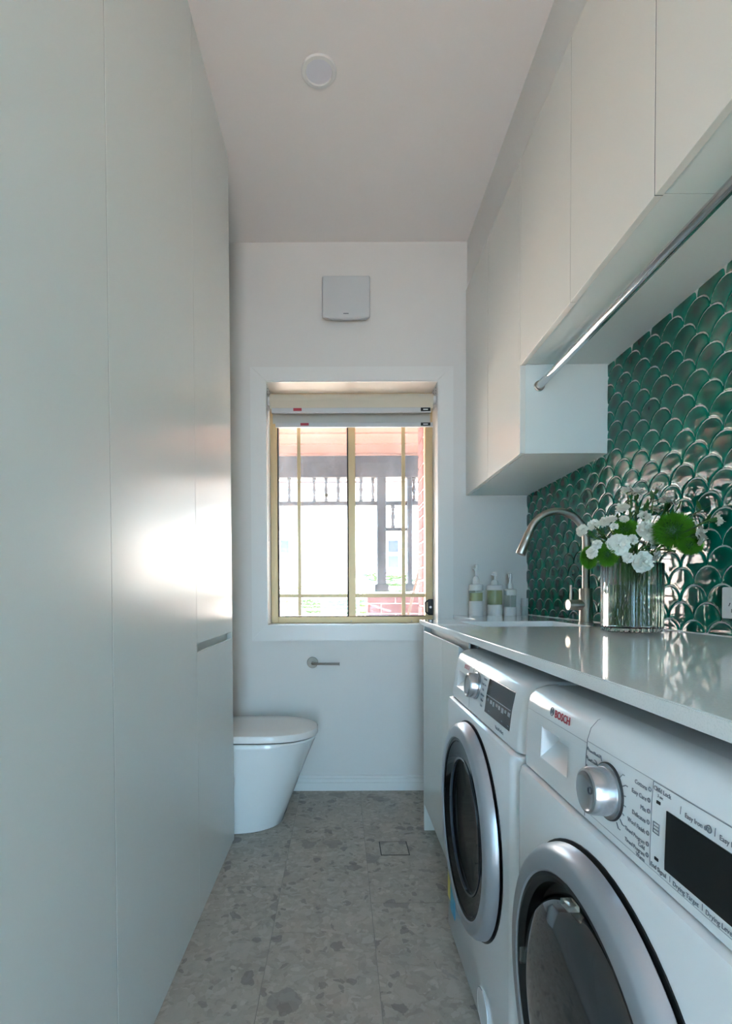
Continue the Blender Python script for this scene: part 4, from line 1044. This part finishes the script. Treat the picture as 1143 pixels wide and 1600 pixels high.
def petal_ring(bm, n, r0, r1, tilt, z0, rnd, ruff):
    for k in range(n):
        a = 2 * PI * k / n + rnd.uniform(-.3, .3); tl_ = tilt + rnd.uniform(-.22, .22); ca, sa = math.cos(a), math.sin(a)
        R1 = r1 * rnd.uniform(.86, 1.06); W_ = 1.45 * PI * r1 / n; ph = rnd.uniform(0, 6)
        G = []
        for i in range(5):
            s = i / 4; rowv = []
            for j in range(7):
                q = (j - 3) / 3; wv = W_ * (0.25 + 0.75 * s ** .8) * q * (1 - .12 * s * s)
                ed = (1 - 0.22 * q * q) * (1 + (0.07 * (1 if j % 2 else -1) if i == 4 else 0))
                rad = r0 + (R1 - r0) * s * ed
                curl = 1 - 0.45 * s
                zz_ = z0 + (rad - r0) * math.tan(tl_) * curl + ruff * s * s * math.sin(q * 5.2 + ph) + 0.5 * ruff * s * rnd.uniform(-1, 1) - 0.10 * r1 * q * q * s
                rowv.append(bm.verts.new((ca * rad - sa * wv, sa * rad + ca * wv, zz_)))
            G.append(rowv)
        for i in range(4):
            for j in range(6): bm.faces.new((G[i][j], G[i][j + 1], G[i + 1][j + 1], G[i + 1][j]))
def bloom_mesh(seed, full=True):
    rnd = random.Random(seed); bm = nb()      # unit radius
    if full:
        petal_ring(bm, 6, 0.08, 1.0, 0.05, -0.06, rnd, 0.14); petal_ring(bm, 5, 0.08, 0.88, 0.42, 0.04, rnd, 0.15)
        petal_ring(bm, 5, 0.06, 0.66, 0.80, 0.06, rnd, 0.14); petal_ring(bm, 4, 0.05, 0.44, 1.05, 0.10, rnd, 0.11); petal_ring(bm, 3, 0.03, 0.24, 1.2, 0.18, rnd, 0.07)
    else:
        petal_ring(bm, 5, 0.1, 0.85, 0.80, -0.15, rnd, 0.14); petal_ring(bm, 5, 0.08, 0.66, 1.02, -0.1, rnd, 0.12); petal_ring(bm, 4, 0.05, 0.42, 1.2, 0.0, rnd, 0.08)
    me = D.meshes.new('bloom'); bm.to_mesh(me); bm.free(); me.materials.append(M_petal)
    for p in me.polygons: p.use_smooth = True
    return me
BL = [bloom_mesh(s) for s in (1, 2, 3)]; BUD = [bloom_mesh(s, False) for s in (11, 12)]
bmc = lathe(nb(), [(0.12, -1.0), (0.30, -0.75), (0.36, -0.35), (0.42, 0.02), (0.30, 0.10)], (0, 0, 0), (0, 0, 1), 10)
CAL = D.meshes.new('calyx'); bmc.to_mesh(CAL); bmc.free(); CAL.materials.append(M_leaf)
def leaf_mesh():
    bm = nb(); G = []
    for i in range(6):
        s = i / 5; w_ = 0.17 * math.sin(PI * (0.08 + 0.92 * s)) + 0.01; z_ = 0.25 * s * s
        G.append([bm.verts.new((s, -w_, z_ + 0.04)), bm.verts.new((s, 0, z_)), bm.verts.new((s, w_, z_ + 0.04))])
    for A, Bq in zip(G[:-1], G[1:]):
        for k in range(2): bm.faces.new((A[k], A[k + 1], Bq[k + 1], Bq[k]))
    me = D.meshes.new('leaf'); bm.to_mesh(me); bm.free(); me.materials.append(M_leaf)
    for p in me.polygons: p.use_smooth = True
    return me
LEAF = leaf_mesh()
frnd = random.Random(21)
def child(name, me, parent, loc, rot, sc):
    o = D.objects.new(name, me); COL.objects.link(o); o.parent = parent; o.location = loc; o.rotation_mode = 'QUATERNION'; o.rotation_quaternion = rot
    o.scale = (sc, sc, sc) if not isinstance(sc, (tuple, list)) else sc
    return o
core = Vector((vx, vy, ZB + VH + 0.035))
def stem_pts(tip, drn):
    foot = Vector((vx + frnd.uniform(-.045, .045), vy + frnd.uniform(-.045, .045), ZB + 0.018))
    mid = Vector((vx + (tip.x - vx) * .28, vy + (tip.y - vy) * .28, ZB + VH + 0.012))
    dm = Vector((mid.x - vx, mid.y - vy, 0))
    if dm.length > VR * .78: mid.x, mid.y = vx + dm.x / dm.length * VR * .78, vy + dm.y / dm.length * VR * .78
    end = tip - drn * 0.02
    pts = []
    for k in range(4): pts.append(foot.lerp(mid, k / 4))
    c1 = mid + (mid - foot).normalized() * 0.04
    for k in range(7):
        s = k / 6; pts.append(mid.lerp(c1, s).lerp(c1.lerp(end, s), s))
    return pts
def off_wall(u, y, rad):
    return min(y, (XW - 0.014 - rad) * F / (u - VX)) if u > VX + 300 else y    # keep the blooms in front of the tiles
def carnation(cx, cy, rp, dy, face, lab, bud=False, group=None):
    """cx, cy, rp in the 4.52x crop of the bouquet; dy = offset in depth from the vase centre; face = facing direction"""
    u, v = 890 + cx / 4.52, 740 + cy / 4.52; y = off_wall(u, vy + dy, rp / 4.52 * vy / F)
    pos = at_y(u, v, y); rad = rp / 4.52 * y / F
    n = Vector(face).normalized()
    t = thing('white_carnation', lab, 'flower', pos, group)
    q = n.to_track_quat('Z', 'Y')
    child('bloom', (BUD if bud else BL)[frnd.randrange(2 if bud else 3)], t, (0, 0, 0), q, rad)
    child('calyx', CAL, t, -n * rad * 0.05, q, rad * (0.8 if not bud else 0.95))
    obj('stem', tube(nb(), stem_pts(pos, n), 0.0019, 6), M_stem, t, smooth=True)
    return t
U = (-0.25, -0.95, 0.15)
fl_ = [
 (340, 505, 78, -0.075, (-.25, -.95, .10), 'large open white carnation with yellowish centre low beside the tap', 0),
 (515, 625, 76, -0.080, (.0, -.98, -.05), 'large white carnation with a dark centre hanging over the vase rim', 0),
 (550, 405, 80, -0.070, (.15, -.9, .35), 'large ruffled white carnation in the middle, below the green pompom', 0),
 (445, 465, 38, -0.075, (.1, -.9, .3), 'small cream carnation between the two largest white blooms', 0),
 (410, 595, 38, -0.080, (-.2, -.9, .2), 'small white carnation just left above the vase rim by the fluffy green ball', 0),
 (610, 575, 42, -0.060, (.6, -.75, -.2), 'half-hidden white carnation at the rim facing the power outlet', 0),
 (590, 495, 42, -0.050, (.5, -.8, .1), 'shaded white carnation tucked under the big green pompom', 0),
 (530, 300, 46, -0.055, (.0, -.6, .8), 'white carnation facing upward above the middle of the bunch', 0),
 (690, 200, 62, -0.030, (.2, -.25, 1), 'wide white carnation on top of the large green pompom', 0),
 (470, 135, 62, -0.010, (-.1, -.3, 1), 'widest white carnation at the very top of the bunch', 0),
 (395, 118, 36, 0.0, (-.5, -.4, .9), 'white carnation at the top leaning to the tap side', 0),
 (615, 112, 34, 0.0, (.3, -.3, 1), 'half-open white carnation at the very top on a bare stem', 1),
 (375, 245, 50, -0.030, (-.4, -.4, .8), 'white carnation below the topmost ones on the tap side', 0),
 (385, 322, 34, -0.050, (-.3, -.6, .7), 'little white carnation above the smaller green pompom', 0),
 (310, 375, 32, -0.070, (-.3, -.9, .3), 'round white carnation bud in front of the smaller green pompom', 1),
 (250, 340, 46, -0.040, (-.6, -.4, .7), 'white carnation leaning over the tap neck, behind the round bud', 0),
 (290, 325, 40, -0.010, (-.4, -.3, .8), 'white carnation half hidden behind the blooms leaning over the tap', 0),
 (165, 362, 46, -0.030, (-.7, -.4, .6), 'white carnation next to last on the spray reaching past the tap', 0),
 (85, 402, 46, -0.020, (-.85, -.4, .4), 'outermost white carnation on the spray reaching past the tap', 0),
 (190, 502, 36, -0.060, (-.7, -.6, .3), 'upper of two white carnations beside the bright green balls', 0),
 (155, 560, 44, -0.070, (-.8, -.5, .2), 'lower of two white carnations beside the bright green balls', 0),
 (915, 437, 68, -0.050, (.75, -.6, .05), 'white carnation at the outlet end, drooping below the green pompom', 0),
 (1035, 325, 50, -0.030, (.9, -.3, .1), 'white carnation furthest out on a long stem towards the outlet', 1),
 (600, 255, 42, 0.02, (.2, -.4, .9), 'shaded white carnation behind the upright central one', 0),
]
for cx, cy, rp, dy, fc, lab, bd in fl_: carnation(cx, cy, rp, dy, fc, lab, bool(bd))
def pompom(cx, cy, rw, rh, dy, lab, seed):
    u, v = 890 + cx / 4.52, 740 + cy / 4.52; y = off_wall(u, vy + dy, rw / 4.52 * vy / F); pos = at_y(u, v, y); k = y / F / 4.52
    rx, rz = rw * k, rh * k; ry = (rx + rz) / 2 * 0.8; rnd = random.Random(seed); bm = nb()
    bmesh.ops.create_icosphere(bm, subdivisions=3, radius=1.0)
    for q in bm.verts: q.co = Vector((pos.x + q.co.x * rx * .72, pos.y + q.co.y * ry * .72, pos.z + q.co.z * rz * .72))
    t = thing('green_pompom', lab, 'flower', pos)
    obj('head', bm, M_leaf, t, smooth=True)
    bm = nb(); n = int(1500 * max(0.5, (rx * rz) / (0.04 * 0.04)) ** .5)
    for i in range(n):
        zc_ = 1 - 2 * (i + .5) / n; a = i * 2.399963 + rnd.uniform(-.1, .1); r_ = math.sqrt(max(0, 1 - zc_ * zc_)); d = Vector((r_ * math.cos(a), r_ * math.sin(a), zc_))
        b_ = pos + Vector((d.x * rx, d.y * ry, d.z * rz)) * .66; d2 = (d + Vector((rnd.gauss(0, .22), rnd.gauss(0, .22), rnd.gauss(0, .22) + .1))).normalized()
        tip = pos + Vector((d.x * rx, d.y * ry, d.z * rz)) * rnd.uniform(.84, .98) + d2 * 0.007
        s_ = d.cross(Vector((rnd.random() - .5, rnd.random() - .5, rnd.random() - .5))).normalized() * 0.0013
        w2 = d.cross(s_).normalized() * 0.0013
        bm.faces.new([bm.verts.new(b_ - s_), bm.verts.new(b_ + s_), bm.verts.new(tip)]); bm.faces.new([bm.verts.new(b_ - w2), bm.verts.new(b_ + w2), bm.verts.new(tip)])
    fz = obj('bristles', bm, M_fuzz, t); fz['kind'] = 'stuff'
    n = Vector((pos.x - core.x, pos.y - core.y, pos.z - core.z + .05)).normalized()
    obj('stem', tube(nb(), stem_pts(pos - n * rx * .6, n), 0.0025, 6), M_stem, t, smooth=True)
pompom(735, 402, 150, 128, -0.005, 'largest dark green bristly pompom at the outlet side of the bunch', 1)
pompom(395, 392, 96, 62, -0.045, 'flat green bristly pompom in the middle above the largest blooms', 2)
pompom(268, 572, 70, 84, -0.060, 'bright green bristly ball at the vase rim on the tap side', 3)
pompom(135, 592, 52, 78, -0.030, 'outermost bright green bristly ball drooping beside the tap', 4)
pompom(850, 505, 84, 62, 0.005, 'dark green bristly pompom drooping below the largest one', 5)
# leafy sprigs between the blooms
spr = [(430, 190, 'a'), (480, 260, 0), (330, 310, 0), (700, 245, 0), (770, 250, 0), (580, 160, 0), (540, 235, 0), (200, 400, 0), (130, 440, 0), (960, 350, 0), (920, 255, 0), (640, 600, 0), (480, 540, 0), (560, 540, 0), (230, 450, 0), (300, 620, 0), (690, 560, 0), (420, 330, 0), (640, 255, 0), (380, 545, 0)]
for i, (cx, cy, _) in enumerate(spr):
    u, v = 890 + cx / 4.52, 740 + cy / 4.52; y = off_wall(u, vy + frnd.uniform(-.05, .0), 0.03); pos = at_y(u, v, y)
    t = thing('leaf_sprig', 'small dark green leafy sprig tucked between the white carnations', 'leaf', pos, 'leafy sprigs in the vase')
    n = (pos - core).normalized() if (pos - core).length > .02 else Vector((0, -.3, 1))
    for k in range(5):
        d = (n + Vector((frnd.gauss(0, .5), frnd.gauss(0, .5), frnd.gauss(0, .45)))).normalized()
        child('leaf', LEAF, t, -n * 0.010 * k * .6, d.to_track_quat('X', 'Z'), frnd.uniform(.018, .030))
    obj('stem', tube(nb(), stem_pts(pos, n), 0.0014, 5), M_stem, t, smooth=True)
